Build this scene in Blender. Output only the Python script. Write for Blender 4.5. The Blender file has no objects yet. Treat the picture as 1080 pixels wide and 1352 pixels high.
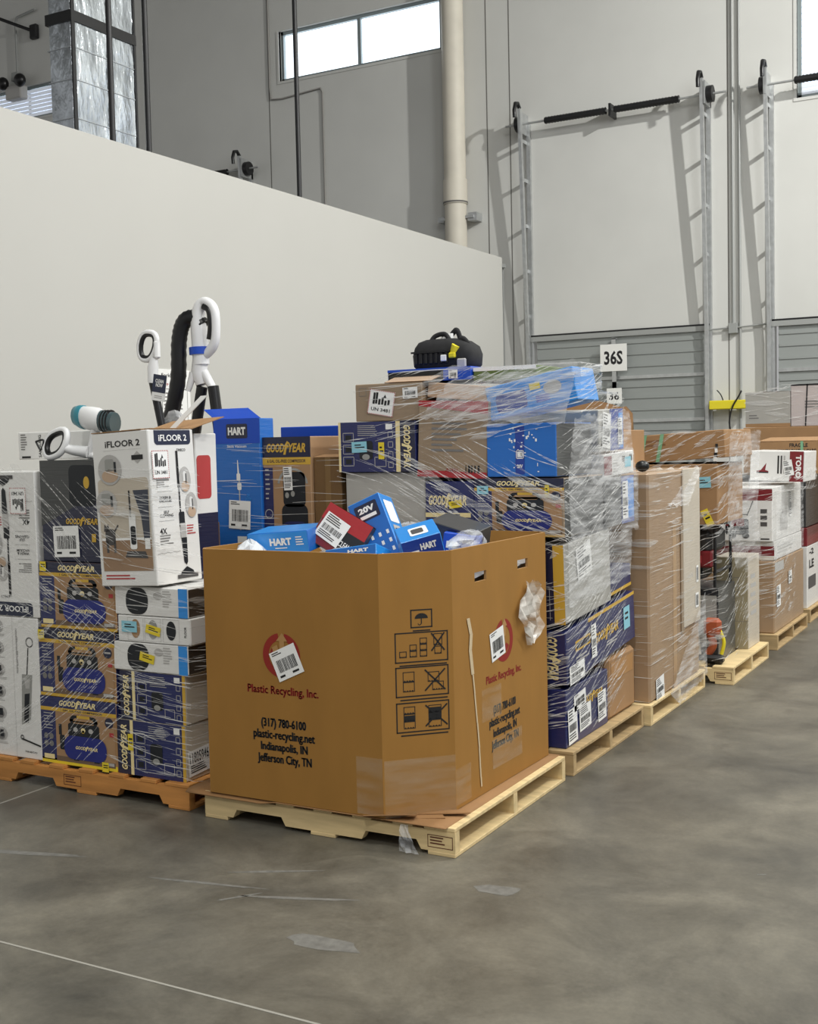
import bpy, bmesh, math, random
from mathutils import Vector, Matrix, Euler
PI = math.pi
random.seed(7)
S = bpy.context.scene
COL = S.collection

# ------------------------------------------------------------------ camera
YAW, PITCH, ROLL, FPX, EYE = math.radians(28.972), math.radians(3.397), math.radians(-1.2866), 1565.05, 1.6
f_ = Vector((-math.sin(YAW) * math.cos(PITCH), math.cos(YAW) * math.cos(PITCH), -math.sin(PITCH)))
r_ = f_.cross(Vector((0, 0, 1))).normalized()
u_ = r_.cross(f_)
r2 = r_ * math.cos(ROLL) + u_ * math.sin(ROLL)
u2 = u_ * math.cos(ROLL) - r_ * math.sin(ROLL)
cd = bpy.data.cameras.new('camera')
cam = bpy.data.objects.new('camera', cd)
COL.objects.link(cam)
mw = Matrix.Identity(4)
for i in range(3):
    mw[i][0], mw[i][1], mw[i][2] = r2[i], u2[i], -f_[i]
mw.translation = (0, 0, EYE)
cam.matrix_world = mw
cd.sensor_fit = 'HORIZONTAL'
cd.sensor_width = 36
cd.lens = 36 * FPX / 1080
cd.clip_start = .05
cd.clip_end = 200
S.camera = cam

# ------------------------------------------------------------------ light and exposure
S.view_settings.view_transform = 'Standard'
S.view_settings.look = 'None'
S.view_settings.gamma = 1
S.view_settings.use_curve_mapping = False
S.view_settings.exposure = 0.0
W = bpy.data.worlds.new('warehouse_air')
S.world = W
W.use_nodes = True
W.node_tree.nodes['Background'].inputs[0].default_value = (.985, .985, .98, 1)
W.node_tree.nodes['Background'].inputs[1].default_value = .42


def area(name, loc, size, power, col=(1, .995, .955), target=None, sizey=None):
    l = bpy.data.lights.new(name, 'AREA')
    l.energy = power
    l.color = col
    l.size = size
    if sizey:
        l.shape = 'RECTANGLE'
        l.size_y = sizey
    o = bpy.data.objects.new(name, l)
    COL.objects.link(o)
    o.location = loc
    if target:
        o.rotation_euler = (Vector(target) - Vector(loc)).to_track_quat('-Z', 'Y').to_euler()
    return o


for lx, ly, p in ((-.4, .2, 180), (-2.2, 6.0, 250), (3.4, 1.0, 190), (2.6, 7.0, 210), (1.0, -5, 400)):
    area('high_bay_lamp', (lx, ly, 9.3), .5, p, sizey=1.2)
area('high_bay_lamp', (3.6, 11.0, 9.3), .22, 1000, target=(-3.0, 15.5, 3.5))
area('clerestory_daylight', (5.5, 3.0, 7.5), 2.0, 300, col=(.93, .97, 1), target=(-4, 7, 1), sizey=6)


# ------------------------------------------------------------------ materials
def lin(c):
    c = c / 255
    return c / 12.92 if c <= .04045 else ((c + .055) / 1.055) ** 2.4


def rgb(c):
    return (lin(c[0]), lin(c[1]), lin(c[2]), 1)


def nodes(m):
    m.use_nodes = True
    nt = m.node_tree
    return nt, nt.nodes, nt.links, nt.nodes['Principled BSDF']


_mc = {}


def mat(name, col, rough=.6, metal=0., var=0., scale=8., stretch=(1, 1, 1), wrap=False, bump=0., emit=0, alpha=1, spec=.5):
    if name in _mc:
        return _mc[name]
    m = bpy.data.materials.new(name)
    nt, N, L, b = nodes(m)
    b.inputs['Base Color'].default_value = rgb(col)
    b.inputs['Roughness'].default_value = rough
    b.inputs['Metallic'].default_value = metal
    b.inputs['Specular IOR Level'].default_value = spec
    m.diffuse_color = rgb(col)
    tc = None
    if var or bump or wrap:
        tc = N.new('ShaderNodeTexCoord')
    if var or bump:
        mp = N.new('ShaderNodeMapping')
        mp.inputs['Scale'].default_value = stretch
        nz = N.new('ShaderNodeTexNoise')
        nz.inputs['Scale'].default_value = scale
        nz.inputs['Detail'].default_value = 5
        L.new(tc.outputs['Object'], mp.inputs[0])
        L.new(mp.outputs[0], nz.inputs[0])
        if var:
            mx = N.new('ShaderNodeMix')
            mx.data_type = 'RGBA'
            k1, k2 = 1 - var, 1 + var
            mx.inputs[6].default_value = [min(1, x * k1) for x in rgb(col)[:3]] + [1]
            mx.inputs[7].default_value = [min(1, x * k2) for x in rgb(col)[:3]] + [1]
            mr = N.new('ShaderNodeMapRange')
            mr.inputs[1].default_value = .3
            mr.inputs[2].default_value = .7
            L.new(nz.outputs[0], mr.inputs[0])
            L.new(mr.outputs[0], mx.inputs[0])
            L.new(mx.outputs[2], b.inputs['Base Color'])
        if bump:
            bp = N.new('ShaderNodeBump')
            bp.inputs['Strength'].default_value = min(1, bump)
            bp.inputs['Distance'].default_value = .01 * max(1, bump * 3)
            L.new(nz.outputs[0], bp.inputs['Height'])
            L.new(bp.outputs[0], b.inputs['Normal'])
    if wrap:                      # glossy pallet film clinging to the print: a coat broken up by fine creases
        b.inputs['Coat Weight'].default_value = .55
        b.inputs['Coat Roughness'].default_value = .16
        mp = N.new('ShaderNodeMapping')
        mp.inputs['Scale'].default_value = (5, 5, 60)
        mp.inputs['Rotation'].default_value = (.25, .25, 0)
        nz = N.new('ShaderNodeTexNoise')
        nz.inputs['Scale'].default_value = 1.6
        nz.inputs['Detail'].default_value = 3
        bp = N.new('ShaderNodeBump')
        bp.inputs['Strength'].default_value = .55
        bp.inputs['Distance'].default_value = .012
        L.new(tc.outputs['Object'], mp.inputs[0])
        L.new(mp.outputs[0], nz.inputs[0])
        L.new(nz.outputs[0], bp.inputs['Height'])
        L.new(bp.outputs[0], b.inputs['Coat Normal'])
    if emit:
        b.inputs['Emission Color'].default_value = rgb(col)
        b.inputs['Emission Strength'].default_value = emit
    if alpha < 1:
        b.inputs['Alpha'].default_value = alpha
    _mc[name] = m
    return m


def film_mat(name, alpha, rough=.25, col=(238, 238, 236), streak=70):
    m = bpy.data.materials.new(name)
    nt, N, L, b = nodes(m)
    b.inputs['Base Color'].default_value = rgb(col)
    b.inputs['Roughness'].default_value = rough
    tc = N.new('ShaderNodeTexCoord')
    mp = N.new('ShaderNodeMapping')
    mp.inputs['Scale'].default_value = (3, 3, streak)
    nz = N.new('ShaderNodeTexNoise')
    nz.inputs['Scale'].default_value = 1.5
    nz.inputs['Detail'].default_value = 4
    mr = N.new('ShaderNodeMapRange')
    mr.inputs[1].default_value = .35
    mr.inputs[2].default_value = .7
    mr.inputs[3].default_value = alpha * .25
    mr.inputs[4].default_value = min(1, alpha * 1.6)
    L.new(tc.outputs['Object'], mp.inputs[0])
    L.new(mp.outputs[0], nz.inputs[0])
    L.new(nz.outputs[0], mr.inputs[0])
    L.new(mr.outputs[0], b.inputs['Alpha'])
    return m


FILM = film_mat('stretch_film', .62)
FILM2 = film_mat('stretch_film_haze', .30, .2)
SHEET = film_mat('draped_stretch_film', .27, .25, (245, 246, 247), 30)
BAG = film_mat('clear_bag_plastic', .45, .12, (232, 234, 236), 9)
TAPE = film_mat('clear_tape', .13, .12, (225, 215, 195), 20)

WHITE = mat('white_print', (226, 225, 222), .5, wrap=True)
WHITE_P = mat('white_plastic', (232, 232, 232), .3)
LABEL = mat('label_paper', (238, 238, 236), .55)
INK = mat('black_ink', (24, 24, 26), .55)
GREYINK = mat('grey_ink', (120, 118, 116), .6)
LGREY = mat('light_grey_print', (178, 176, 173), .55)
NAVY = mat('navy_print', (30, 38, 92), .42, wrap=True, var=.12, scale=3)
NAVY_D = mat('dark_navy_print', (23, 27, 58), .42, wrap=True)
NAVYLBL = mat('slate_navy_print', (40, 46, 68), .45)
GOLD = mat('gold_yellow_print', (206, 166, 62), .5)
GOLD_L = mat('pale_gold_print', (234, 216, 160), .5)
YELL = mat('yellow_sticker', (228, 204, 50), .5)
CYAN = mat('pale_blue_sticker', (140, 200, 216), .5)
KRAFTP = mat('kraft_print', (164, 130, 96), .6, var=.06, scale=4)
TANKB = mat('tank_blue_print', (38, 46, 122), .4)
CONSOLE = mat('console_black_print', (26, 30, 36), .5)
STEEL = mat('grey_print', (150, 150, 146), .5)
KRAFT = mat('kraft_cardboard', (158, 122, 84), .75, var=.07, scale=6)
KRAFT_W = mat('wrapped_kraft_cardboard', (158, 130, 100), .6, var=.08, scale=5, wrap=True)
KRAFT_D = mat('dark_kraft_cardboard', (112, 84, 50), .75, var=.08, scale=5)
KRAFT_T = mat('taupe_cardboard', (148, 128, 104), .6, var=.06, scale=5, wrap=True)
KRAFT_P = mat('pale_cardboard', (196, 186, 170), .65, var=.05, scale=6, wrap=True)
BINK = mat('bin_cardboard', (155, 112, 53), .72, var=.05, scale=3, stretch=(3, 3, 1), spec=.3)
BINK_E = mat('bin_cardboard_edge', (170, 130, 80), .8)
HBLUE = mat('bright_blue_print', (20, 104, 190), .4, wrap=True)
HBLUE2 = mat('sky_blue_print', (38, 140, 222), .4, wrap=True)
HBLUE_D = mat('deep_blue_print', (18, 58, 150), .42, wrap=True)
ROYAL = mat('royal_blue_print', (22, 74, 186), .42)
RED = mat('red_print', (166, 30, 38), .5, wrap=True)
BRICK = mat('brick_red_ink', (140, 34, 24), .75)
MAROON = mat('maroon_print', (122, 24, 34), .5, wrap=True)
PINKRED = mat('muted_red_ink', (176, 60, 60), .6)
GREYBOX = mat('grey_wrapped_board', (168, 166, 160), .5, wrap=True, var=.05)
DGREY = mat('dark_grey_wrapped_board', (62, 64, 65), .45, wrap=True, var=.15, scale=3)
BROWNSIDE = mat('grey_brown_print', (70, 62, 54), .55, wrap=True)
TEAL = mat('teal_plastic', (52, 134, 150), .3)
BLACKP = mat('black_plastic', (20, 20, 22), .35)
BLACKM = mat('black_steel', (22, 22, 24), .45)
BLACKF = mat('black_fabric', (26, 26, 28), .85, var=.3, scale=30)
GREEN = mat('olive_green_print', (92, 110, 54), .5)
ORANGE = mat('orange_plastic', (164, 80, 46), .5)
SKIN = mat('warm_photo_print', (186, 160, 136), .6)
ROOM = mat('beige_photo_print', (196, 186, 170), .6, var=.06, scale=3)
FLOORP = mat('wood_floor_photo_print', (150, 122, 96), .6, var=.12, scale=5)
TROUS = mat('slate_trouser_photo_print', (66, 70, 82), .6)
CATP = mat('grey_photo_print', (76, 74, 74), .6)
HONEY = mat('honey_wood', (186, 128, 66), .7, var=.2, scale=3, stretch=(1, 9, 9), bump=.2)
PINE = mat('pale_pine', (212, 188, 140), .75, var=.16, scale=3, stretch=(1, 9, 9), bump=.2)
PINE_D = mat('weathered_pine', (176, 150, 108), .8, var=.2, scale=3, stretch=(1, 9, 9), bump=.2)
WALLP = mat('painted_concrete_wall', (204, 204, 200), .8, var=.03, scale=1.2)
DRYW = mat('painted_drywall', (191, 190, 185), .7, var=.012, scale=1.0)
JOINT = mat('joint_grey', (110, 108, 104), .9)  # grey of the wall panel joint lines and the pipe coupling ring
GALV = mat('galvanized_steel', (186, 188, 188), .36, .6, var=.12, scale=12)
TRIMG = mat('grey_painted_steel', (158, 160, 158), .5, .2)
DOORP = mat('ribbed_door_grey', (150, 154, 152), .5, .15)
FOIL = mat('foil_insulation', (186, 192, 198), .24, .85, var=.3, scale=5.5, stretch=(1, 1, .4), bump=1.3)
WINW = mat('window_daylight', (236, 246, 255), .4, emit=1.7)
BLIND = mat('window_louvre', (214, 220, 230), .5, emit=.35)
WINF = mat('aluminium_window_frame', (150, 160, 162), .4, .4)
YELM = mat('safety_yellow_paint', (222, 206, 40), .45)
PVC = mat('painted_drain_pipe', (206, 200, 186), .55, var=.06, scale=3)
SLIP = mat('slip_sheet_cardboard', (146, 108, 68), .8, var=.1, scale=5)
GRNS = mat('green_strap', (126, 178, 140), .4)


def floor_material():
    m = bpy.data.materials.new('polished_concrete')
    nt, N, L, b = nodes(m)
    tc = N.new('ShaderNodeTexCoord')

    def noise(scale, detail, dist=0., rough=.55):
        n = N.new('ShaderNodeTexNoise')
        n.inputs['Scale'].default_value = scale
        n.inputs['Detail'].default_value = detail
        n.inputs['Distortion'].default_value = dist
        n.inputs['Roughness'].default_value = rough
        L.new(tc.outputs['Object'], n.inputs[0])
        return n
    n1, n2, n3 = noise(.8, 9, .4, .68), noise(60, 3), noise(2.2, 12, .5, .74)
    r1 = N.new('ShaderNodeValToRGB')
    r1.color_ramp.elements[0].position = .32
    r1.color_ramp.elements[0].color = rgb((76, 74, 68))
    r1.color_ramp.elements[1].position = .70
    r1.color_ramp.elements[1].color = rgb((121, 116, 103))
    L.new(n1.outputs[0], r1.inputs[0])
    mx = N.new('ShaderNodeMix')
    mx.data_type = 'RGBA'
    mx.blend_type = 'OVERLAY'
    mx.inputs[0].default_value = .40
    r2_ = N.new('ShaderNodeValToRGB')
    r2_.color_ramp.elements[0].position = .3
    r2_.color_ramp.elements[1].position = .72
    L.new(n3.outputs[0], r2_.inputs[0])
    L.new(r1.outputs[0], mx.inputs[6])
    L.new(r2_.outputs[0], mx.inputs[7])
    mx2 = N.new('ShaderNodeMix')
    mx2.data_type = 'RGBA'
    mx2.blend_type = 'OVERLAY'
    mx2.inputs[0].default_value = .16
    L.new(mx.outputs[2], mx2.inputs[6])
    L.new(n2.outputs[0], mx2.inputs[7])
    L.new(mx2.outputs[2], b.inputs['Base Color'])
    rr = N.new('ShaderNodeMapRange')
    rr.inputs[3].default_value = .30
    rr.inputs[4].default_value = .52
    L.new(n3.outputs[0], rr.inputs[0])
    L.new(rr.outputs[0], b.inputs['Roughness'])
    b.inputs['Specular IOR Level'].default_value = .3
    bp = N.new('ShaderNodeBump')
    bp.inputs['Strength'].default_value = .05
    L.new(n2.outputs[0], bp.inputs['Height'])
    L.new(bp.outputs[0], b.inputs['Normal'])
    return m


CONC = floor_material()


# ------------------------------------------------------------------ mesh helpers
class MB:
    def __init__(s):
        s.v, s.f, s.mi, s.sm, s.mats = [], [], [], [], []

    def slot(s, m):
        if m not in s.mats:
            s.mats.append(m)
        return s.mats.index(m)

    def add(s, vs, fs, m, smooth=False):
        o = len(s.v)
        k = s.slot(m)
        s.v += [tuple(v) for v in vs]
        for f in fs:
            s.f.append([i + o for i in f])
            s.mi.append(k)
            s.sm.append(smooth)

    def box(s, x0, x1, y0, y1, z0, z1, m, bev=0., fm=None, xf=None):
        """box with chamfered edges; fm gives other materials to faces 'F','B','L','R','T','D'"""
        X, Y, Z = (x0, x1), (y0, y1), (z0, z1)
        fm = fm or {}
        xf = xf or (lambda p: p)
        if not bev:
            vs = [xf((X[i], Y[j], Z[k])) for i in (0, 1) for j in (0, 1) for k in (0, 1)]
            F = {'L': (0, 1, 3, 2), 'R': (4, 6, 7, 5), 'F': (0, 4, 5, 1), 'B': (2, 3, 7, 6), 'D': (0, 2, 6, 4), 'T': (1, 5, 7, 3)}
            for n, f in F.items():
                s.add([vs[i] for i in f], [(0, 1, 2, 3)], fm.get(n, m))
            return
        # every corner becomes three vertices, one per face
        V, idx = [], {}
        for i in (0, 1):
            for j in (0, 1):
                for k in (0, 1):
                    sx, sy, sz = (1 - 2 * i) * bev, (1 - 2 * j) * bev, (1 - 2 * k) * bev
                    for a, p in enumerate(((X[i], Y[j] + sy, Z[k] + sz), (X[i] + sx, Y[j], Z[k] + sz), (X[i] + sx, Y[j] + sy, Z[k]))):
                        idx[i, j, k, a] = len(V)
                        V.append(xf(p))
        q = lambda *c: [V[idx[t]] for t in c]
        for n, a, val in (('L', 0, 0), ('R', 0, 1), ('F', 1, 0), ('B', 1, 1), ('D', 2, 0), ('T', 2, 1)):
            def c(u, w):
                t = [u, w]
                t.insert(a, val)
                return (t[0], t[1], t[2], a)
            s.add(q(c(0, 0), c(1, 0), c(1, 1), c(0, 1)), [(0, 1, 2, 3)], fm.get(n, m))
        for a in range(3):
            b_, c_ = [t for t in range(3) if t != a]
            for p in (0, 1):
                for r in (0, 1):
                    def e(t, w):
                        l = [0, 0, 0]
                        l[a], l[b_], l[c_] = t, p, r
                        return (l[0], l[1], l[2], w)
                    s.add(q(e(0, b_), e(1, b_), e(1, c_), e(0, c_)), [(0, 1, 2, 3)], m)
        for i in (0, 1):
            for j in (0, 1):
                for k in (0, 1):
                    s.add(q((i, j, k, 0), (i, j, k, 1), (i, j, k, 2)), [(0, 1, 2)], m)

    def rings(s, rings, m, closed=True, cap=True, smooth=True, loop=False):
        n = len(rings[0])
        vs = [p for r in rings for p in r]
        fs = []
        R = len(rings)
        for i in range(R if loop else R - 1):
            a, b = i * n, ((i + 1) % R) * n
            for j in range(n if closed else n - 1):
                k = (j + 1) % n
                fs.append((a + j, a + k, b + k, b + j))
        s.add(vs, fs, m, smooth)
        if cap and not loop:
            s.add(rings[0], [tuple(range(n))[::-1]], m)
            s.add(rings[-1], [tuple(range(n))], m)

    def tube(s, pts, r, m, n=10, loop=False, flat=1.0, cap=True):
        P = [Vector(p) for p in pts]
        R = r if isinstance(r, (list, tuple)) else [r] * len(P)
        rg = []
        ref = None
        for i, p in enumerate(P):
            a = P[(i - 1) % len(P)] if (loop or i) else p
            b = P[(i + 1) % len(P)] if (loop or i < len(P) - 1) else p
            t = (b - a).normalized()
            if ref is None:
                ref = Vector((0, 0, 1)) if abs(t.z) < .9 else Vector((1, 0, 0))
            x = (ref - t * ref.dot(t)).normalized()
            ref = x
            y = t.cross(x)
            rg.append([p + x * math.cos(2 * PI * j / n) * R[i] + y * math.sin(2 * PI * j / n) * R[i] * flat for j in range(n)])
        s.rings(rg, m, cap=cap, loop=loop)

    def ball(s, c, r, m, n=16, k=10, power=1.):
        rx, ry, rz = r if isinstance(r, (list, tuple)) else (r, r, r)
        sg = lambda v: math.copysign(abs(v) ** power, v)
        rg = []
        for i in range(k + 1):
            th = PI * (.001 + .998 * i / k) - PI / 2
            rg.append([(c[0] + rx * sg(math.cos(th)) * sg(math.cos(2 * PI * j / n)), c[1] + ry * sg(math.cos(th)) * sg(math.sin(2 * PI * j / n)), c[2] + rz * sg(math.sin(th))) for j in range(n)])
        s.rings(rg, m)

    def build(s, name, parent=None, loc=None, rot=None):
        me = bpy.data.meshes.new(name)
        me.from_pydata([tuple(v) for v in s.v], [], s.f)
        for m in s.mats:
            me.materials.append(m)
        me.polygons.foreach_set('material_index', s.mi)
        me.polygons.foreach_set('use_smooth', s.sm)
        me.update()
        o = bpy.data.objects.new(name, me)
        COL.objects.link(o)
        if parent:
            o.parent = parent
        if loc:
            o.location = loc
        if rot:
            o.rotation_euler = rot
        return o


def tag(o, label=None, cat=None, group=None, kind=None):
    if label:
        o['label'] = label
    if cat:
        o['category'] = cat
    if group:
        o['group'] = group
    if kind:
        o['kind'] = kind
    return o


def thing(name, label, cat, loc=(0, 0, 0), rot=(0, 0, 0), group=None):
    o = bpy.data.objects.new(name, None)
    COL.objects.link(o)
    o.location = loc
    o.rotation_euler = rot
    o.empty_display_size = .1
    return tag(o, label, cat, group)


def struct(mb, name, parent=None):
    o = mb.build(name, parent)
    if not parent:
        o['kind'] = 'structure'
    return o


def smooth_path(pts, k=6, loop=False):
    P = [Vector(p) for p in pts]
    n = len(P)
    out = []
    for i in range(n if loop else n - 1):
        g = lambda j: P[j % n] if loop else P[max(0, min(n - 1, j))]
        a, b, c, d = g(i - 1), g(i), g(i + 1), g(i + 2)
        for j in range(k):
            t = j / k
            out.append(.5 * ((2 * b) + (c - a) * t + (2 * a - 5 * b + 4 * c - d) * t * t + (3 * b - a - 3 * c + d) * t ** 3))
    if not loop:
        out.append(P[-1])
    return out


# ------------------------------------------------------------------ lettering and print
_tc = {}


def text_geo(st, bold, shear):
    key = (st, bold, shear)
    if key not in _tc:
        c = bpy.data.curves.new('t', 'FONT')
        c.body = st
        c.offset = bold
        c.shear = shear
        c.resolution_u = 2
        c.space_line = .85
        c.align_x = 'CENTER'
        o = bpy.data.objects.new('t', c)
        COL.objects.link(o)
        me = bpy.data.meshes.new_from_object(o.evaluated_get(bpy.context.evaluated_depsgraph_get()))
        vs = [(v.co.x, v.co.y) for v in me.vertices]
        fs = [tuple(p.vertices) for p in me.polygons]
        bpy.data.objects.remove(o)
        bpy.data.curves.remove(c)
        bpy.data.meshes.remove(me)
        x0, x1 = min(v[0] for v in vs), max(v[0] for v in vs)
        y0, y1 = min(v[1] for v in vs), max(v[1] for v in vs)
        _tc[key] = ([((v[0] - x0) / (x1 - x0) - .5, (v[1] - y0) / (y1 - y0) - .5) for v in vs], fs)
    return _tc[key]


class Dec:
    """Print on a flat face: o corner, U and V unit vectors, N outward; all measures are fractions of the face unless said."""

    fork = None

    def __init__(s, mb, o, U, V, N, w, h):
        s.mb, s.o, s.U, s.V, s.N, s.w, s.h = mb, Vector(o), Vector(U), Vector(V), Vector(N), w, h

    def p(s, u, v, L):
        return s.o + s.U * (u * s.w) + s.V * (v * s.h) + s.N * (.0008 + .0007 * L)

    def poly(s, pts, m, L=1):
        s.mb.add([s.p(u, v, L) for u, v in pts], [tuple(range(len(pts)))], m)

    def rect(s, u0, v0, u1, v1, m, L=1):
        s.poly(((u0, v0), (u1, v0), (u1, v1), (u0, v1)), m, L)

    def rrect(s, u0, v0, u1, v1, r, m, L=1, corners='0123'):
        ru, rv = r / s.w, r / s.h
        pts = []
        for k, (cu, cv, a) in enumerate(((u1 - ru, v1 - rv, 0), (u0 + ru, v1 - rv, 90), (u0 + ru, v0 + rv, 180), (u1 - ru, v0 + rv, 270))):
            if str(k) in corners:
                for i in range(6):
                    t = math.radians(a + 18 * i)
                    pts.append((cu + ru * math.cos(t), cv + rv * math.sin(t)))
            else:
                pts.append(((u1, u0, u0, u1)[k], (v1, v1, v0, v0)[k]))
        s.poly(pts, m, L)

    def frame(s, u0, v0, u1, v1, t, m, L=1):
        tu, tv = t / s.w, t / s.h
        s.rect(u0, v0, u1, v0 + tv, m, L)
        s.rect(u0, v1 - tv, u1, v1, m, L)
        s.rect(u0, v0, u0 + tu, v1, m, L)
        s.rect(u1 - tu, v0, u1, v1, m, L)

    def ell(s, u, v, ru, rv, m, L=1, n=26):
        s.poly([(u + ru * math.cos(2 * PI * i / n), v + rv * math.sin(2 * PI * i / n)) for i in range(n)], m, L)

    def arc(s, u, v, r, t, a0, a1, m, L=1, n=30):
        for i in range(n):
            p = []
            for a, q in ((a0 + (a1 - a0) * i / n, r), (a0 + (a1 - a0) * (i + 1) / n, r), (a0 + (a1 - a0) * (i + 1) / n, r - t), (a0 + (a1 - a0) * i / n, r - t)):
                a = math.radians(a)
                p.append((u + q * math.cos(a) / s.w, v + q * math.sin(a) / s.h))
            s.poly(p, m, L)

    def line(s, u0, v0, u1, v1, t, m, L=1):
        a, b = Vector((u0 * s.w, v0 * s.h)), Vector((u1 * s.w, v1 * s.h))
        d = (b - a).normalized()
        n = Vector((-d.y, d.x)) * t / 2
        s.poly([((q.x) / s.w, (q.y) / s.h) for q in (a - n, b - n, b + n, a + n)], m, L)

    def text(s, st, u, v, w, h, m, L=3, rot=0, bold=.015, shear=0):
        vs, fs = text_geo(st, bold, shear)
        W_, H_ = w * s.w, h * s.h
        if rot in (90, 270, -90):
            W_, H_ = h * s.h, w * s.w
        c, k = math.cos(math.radians(rot)), math.sin(math.radians(rot))
        out = []
        for x, y in vs:
            x, y = x * W_, y * H_
            out.append(s.p(u + (x * c - y * k) / s.w, v + (x * k + y * c) / s.h, L))
        s.mb.add(out, fs, m)

    def lines(s, u0, v0, u1, v1, n, m, L=2, seed=0, fill=.45):
        """n rows of small print too fine to read in the photograph"""
        R = random.Random(seed)
        dv = (v1 - v0) / n
        for i in range(n):
            s.rect(u0, v1 - dv * (i + fill), u0 + (u1 - u0) * R.uniform(.55, 1), v1 - dv * i, m, L)

    def sub(s, u, v, w, h, rot=0, L=0):
        a = math.radians(rot)
        U = s.U * math.cos(a) + s.V * math.sin(a)
        V = s.V * math.cos(a) - s.U * math.sin(a)
        c = s.p(u, v, L)
        return Dec(s.mb, c - U * w / 2 - V * h / 2, U, V, s.N, w, h)

    def barcode(s, u0, v0, u1, v1, m, L=3, seed=0):
        R = random.Random(seed)
        x = u0
        while x < u1 - .01:
            t = R.choice((.012, .02, .03))
            s.rect(x, v0, min(u1, x + t), v1, m, L)
            x += t + R.choice((.012, .018, .026))

    def sticker(s, u, v, w, h, rot=0, seed=0, L=5, style='bar', base=None):
        """a paper label, w x h metres"""
        if s.fork and s.mb.f:
            s.mb = s.fork()
        d = s.sub(u, v, w, h, rot, L)
        d.rect(0, 0, 1, 1, base or LABEL, 0)
        if style == 'bar':
            d.lines(.08, .82, .5, .95, 2, INK, 1, seed)
            d.barcode(.14, .26, .88, .68, INK, 1, seed)
            d.rect(.1, .1, .3, .17, INK, 1)
            d.rect(.6, .1, .85, .17, INK, 1)
        elif style == 'ship':
            d.lines(.08, .62, .75, .95, 4, INK, 1, seed)
            d.barcode(.1, .34, .9, .56, INK, 1, seed)
            d.lines(.08, .06, .9, .28, 3, INK, 1, seed + 1)
        elif style == 'un':
            for i in range(14):
                d.rect(i / 14 + .01, .0, i / 14 + .045, .035, PINKRED, 1)
                d.rect(i / 14 + .01, .965, i / 14 + .045, 1, PINKRED, 1)
                d.rect(0, i / 14 + .01, .035, i / 14 + .045, PINKRED, 1)
                d.rect(.965, i / 14 + .01, 1, i / 14 + .045, PINKRED, 1)
            for i, (a, b) in enumerate(((.16, .88), (.26, .9), (.38, .66), (.5, .72), (.62, .62), (.74, .66))):
                d.rect(a, .42 + .02 * (i % 2), a + .085, b, INK, 1)
            d.poly(((.55, .72), (.68, .72), (.615, .86)), INK, 1)
            d.text('UN 3481', .5, .22, .74, .14, INK, 1, bold=.02)
        elif style == 'note':
            d.lines(.2, .3, .9, .75, 2, INK, 1, seed)
        return d


FACES = {'F': ((-.5, -.5, 0), (1, 0, 0), (0, 0, 1), (0, -1, 0)), 'R': ((.5, -.5, 0), (0, 1, 0), (0, 0, 1), (1, 0, 0)),
         'B': ((.5, .5, 0), (-1, 0, 0), (0, 0, 1), (0, 1, 0)), 'L': ((-.5, .5, 0), (0, -1, 0), (0, 0, 1), (-1, 0, 0)),
         'T': ((-.5, -.5, 1), (1, 0, 0), (0, 1, 0), (0, 0, 1))}


class Carton:
    def __init__(s, name, label, cat, ext, m, rot=(0, 0, 0), group=None, fm=None, bev=.004, body='carton'):
        x0, x1, y0, y1, z0, z1 = ext
        s.d = (x1 - x0, y1 - y0, z1 - z0)
        s.ext = ext
        s.root = thing(name, label, cat, ((x0 + x1) / 2, (y0 + y1) / 2, z0), [math.radians(a) for a in rot], group)
        s.body, s.parts = MB(), {}
        w, d, h = s.d
        s.body.box(-w / 2, w / 2, -d / 2, d / 2, 0, h, m, bev, fm)
        s.parts[body] = (s.body, None)

    def on(s, part, face, flip=False, label=None):
        if part not in s.parts:
            s.parts[part] = (MB(), label)
        o, U, V, N = FACES[face]
        w, d, h = s.d
        o = Vector((o[0] * w, o[1] * d, o[2] * h))
        U, V = Vector(U), Vector(V)
        fw = w if face in 'FBT' else d
        fh = d if face == 'T' else h
        if flip:
            o = o + U * fw + V * fh
            U, V = -U, -V
        d = Dec(s.parts[part][0], o, U, V, N, fw, fh)
        d.fork = lambda: s.mb('%s#%d' % (part, len(s.parts)))
        return d

    def mb(s, part, label=None):
        if part not in s.parts:
            s.parts[part] = (MB(), label)
        return s.parts[part][0]

    def done(s):
        for n, (mb, lab) in s.parts.items():
            if mb.f:
                o = mb.build(n.split('#')[0], s.root)
                if lab:
                    o['label'] = lab
        return s


# ------------------------------------------------------------------ the building
DY = 16.3
fl = MB()
fl.box(-24, 8, -6, 17.2, -.2, 0, CONC)
SCUFF = mat('pale_concrete_scuff', (112, 111, 106), .5, var=.22, scale=30)
RS = random.Random(4)
for cx_, cy_, rx_, ry_, a_ in ((-2.06, 3.10, .14, .06, .1), (-2.35, 3.38, .22, .012, .35), (-2.75, 3.35, .25, .010, .2), (-2.55, 3.3, .1, .008, .9), (-2.6, 3.55, .2, .010, .5), (-1.75, 3.75, .10, .045, .2), (-.62, 5.0, .12, .06, .2), (-.95, 4.3, .02, .006, .6), (-3.6, 3.3, .3, .02, .3)):
    ps_ = []
    for j_ in range(16):
        t_ = 2 * PI * j_ / 16
        k_ = RS.uniform(.7, 1.1)
        q_ = (rx_ * k_ * math.cos(t_), ry_ * k_ * math.sin(t_))
        ps_.append((cx_ + q_[0] * math.cos(a_) - q_[1] * math.sin(a_), cy_ + q_[0] * math.sin(a_) + q_[1] * math.cos(a_), .0006))
    fl.add(ps_, [tuple(range(16))], SCUFF)
struct(fl, 'floor')
jm = MB()
jm.box(-24, 8, 2.643, 2.652, -.001, .0012, mat('floor_joint_filler', (150, 147, 138), .7))
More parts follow.
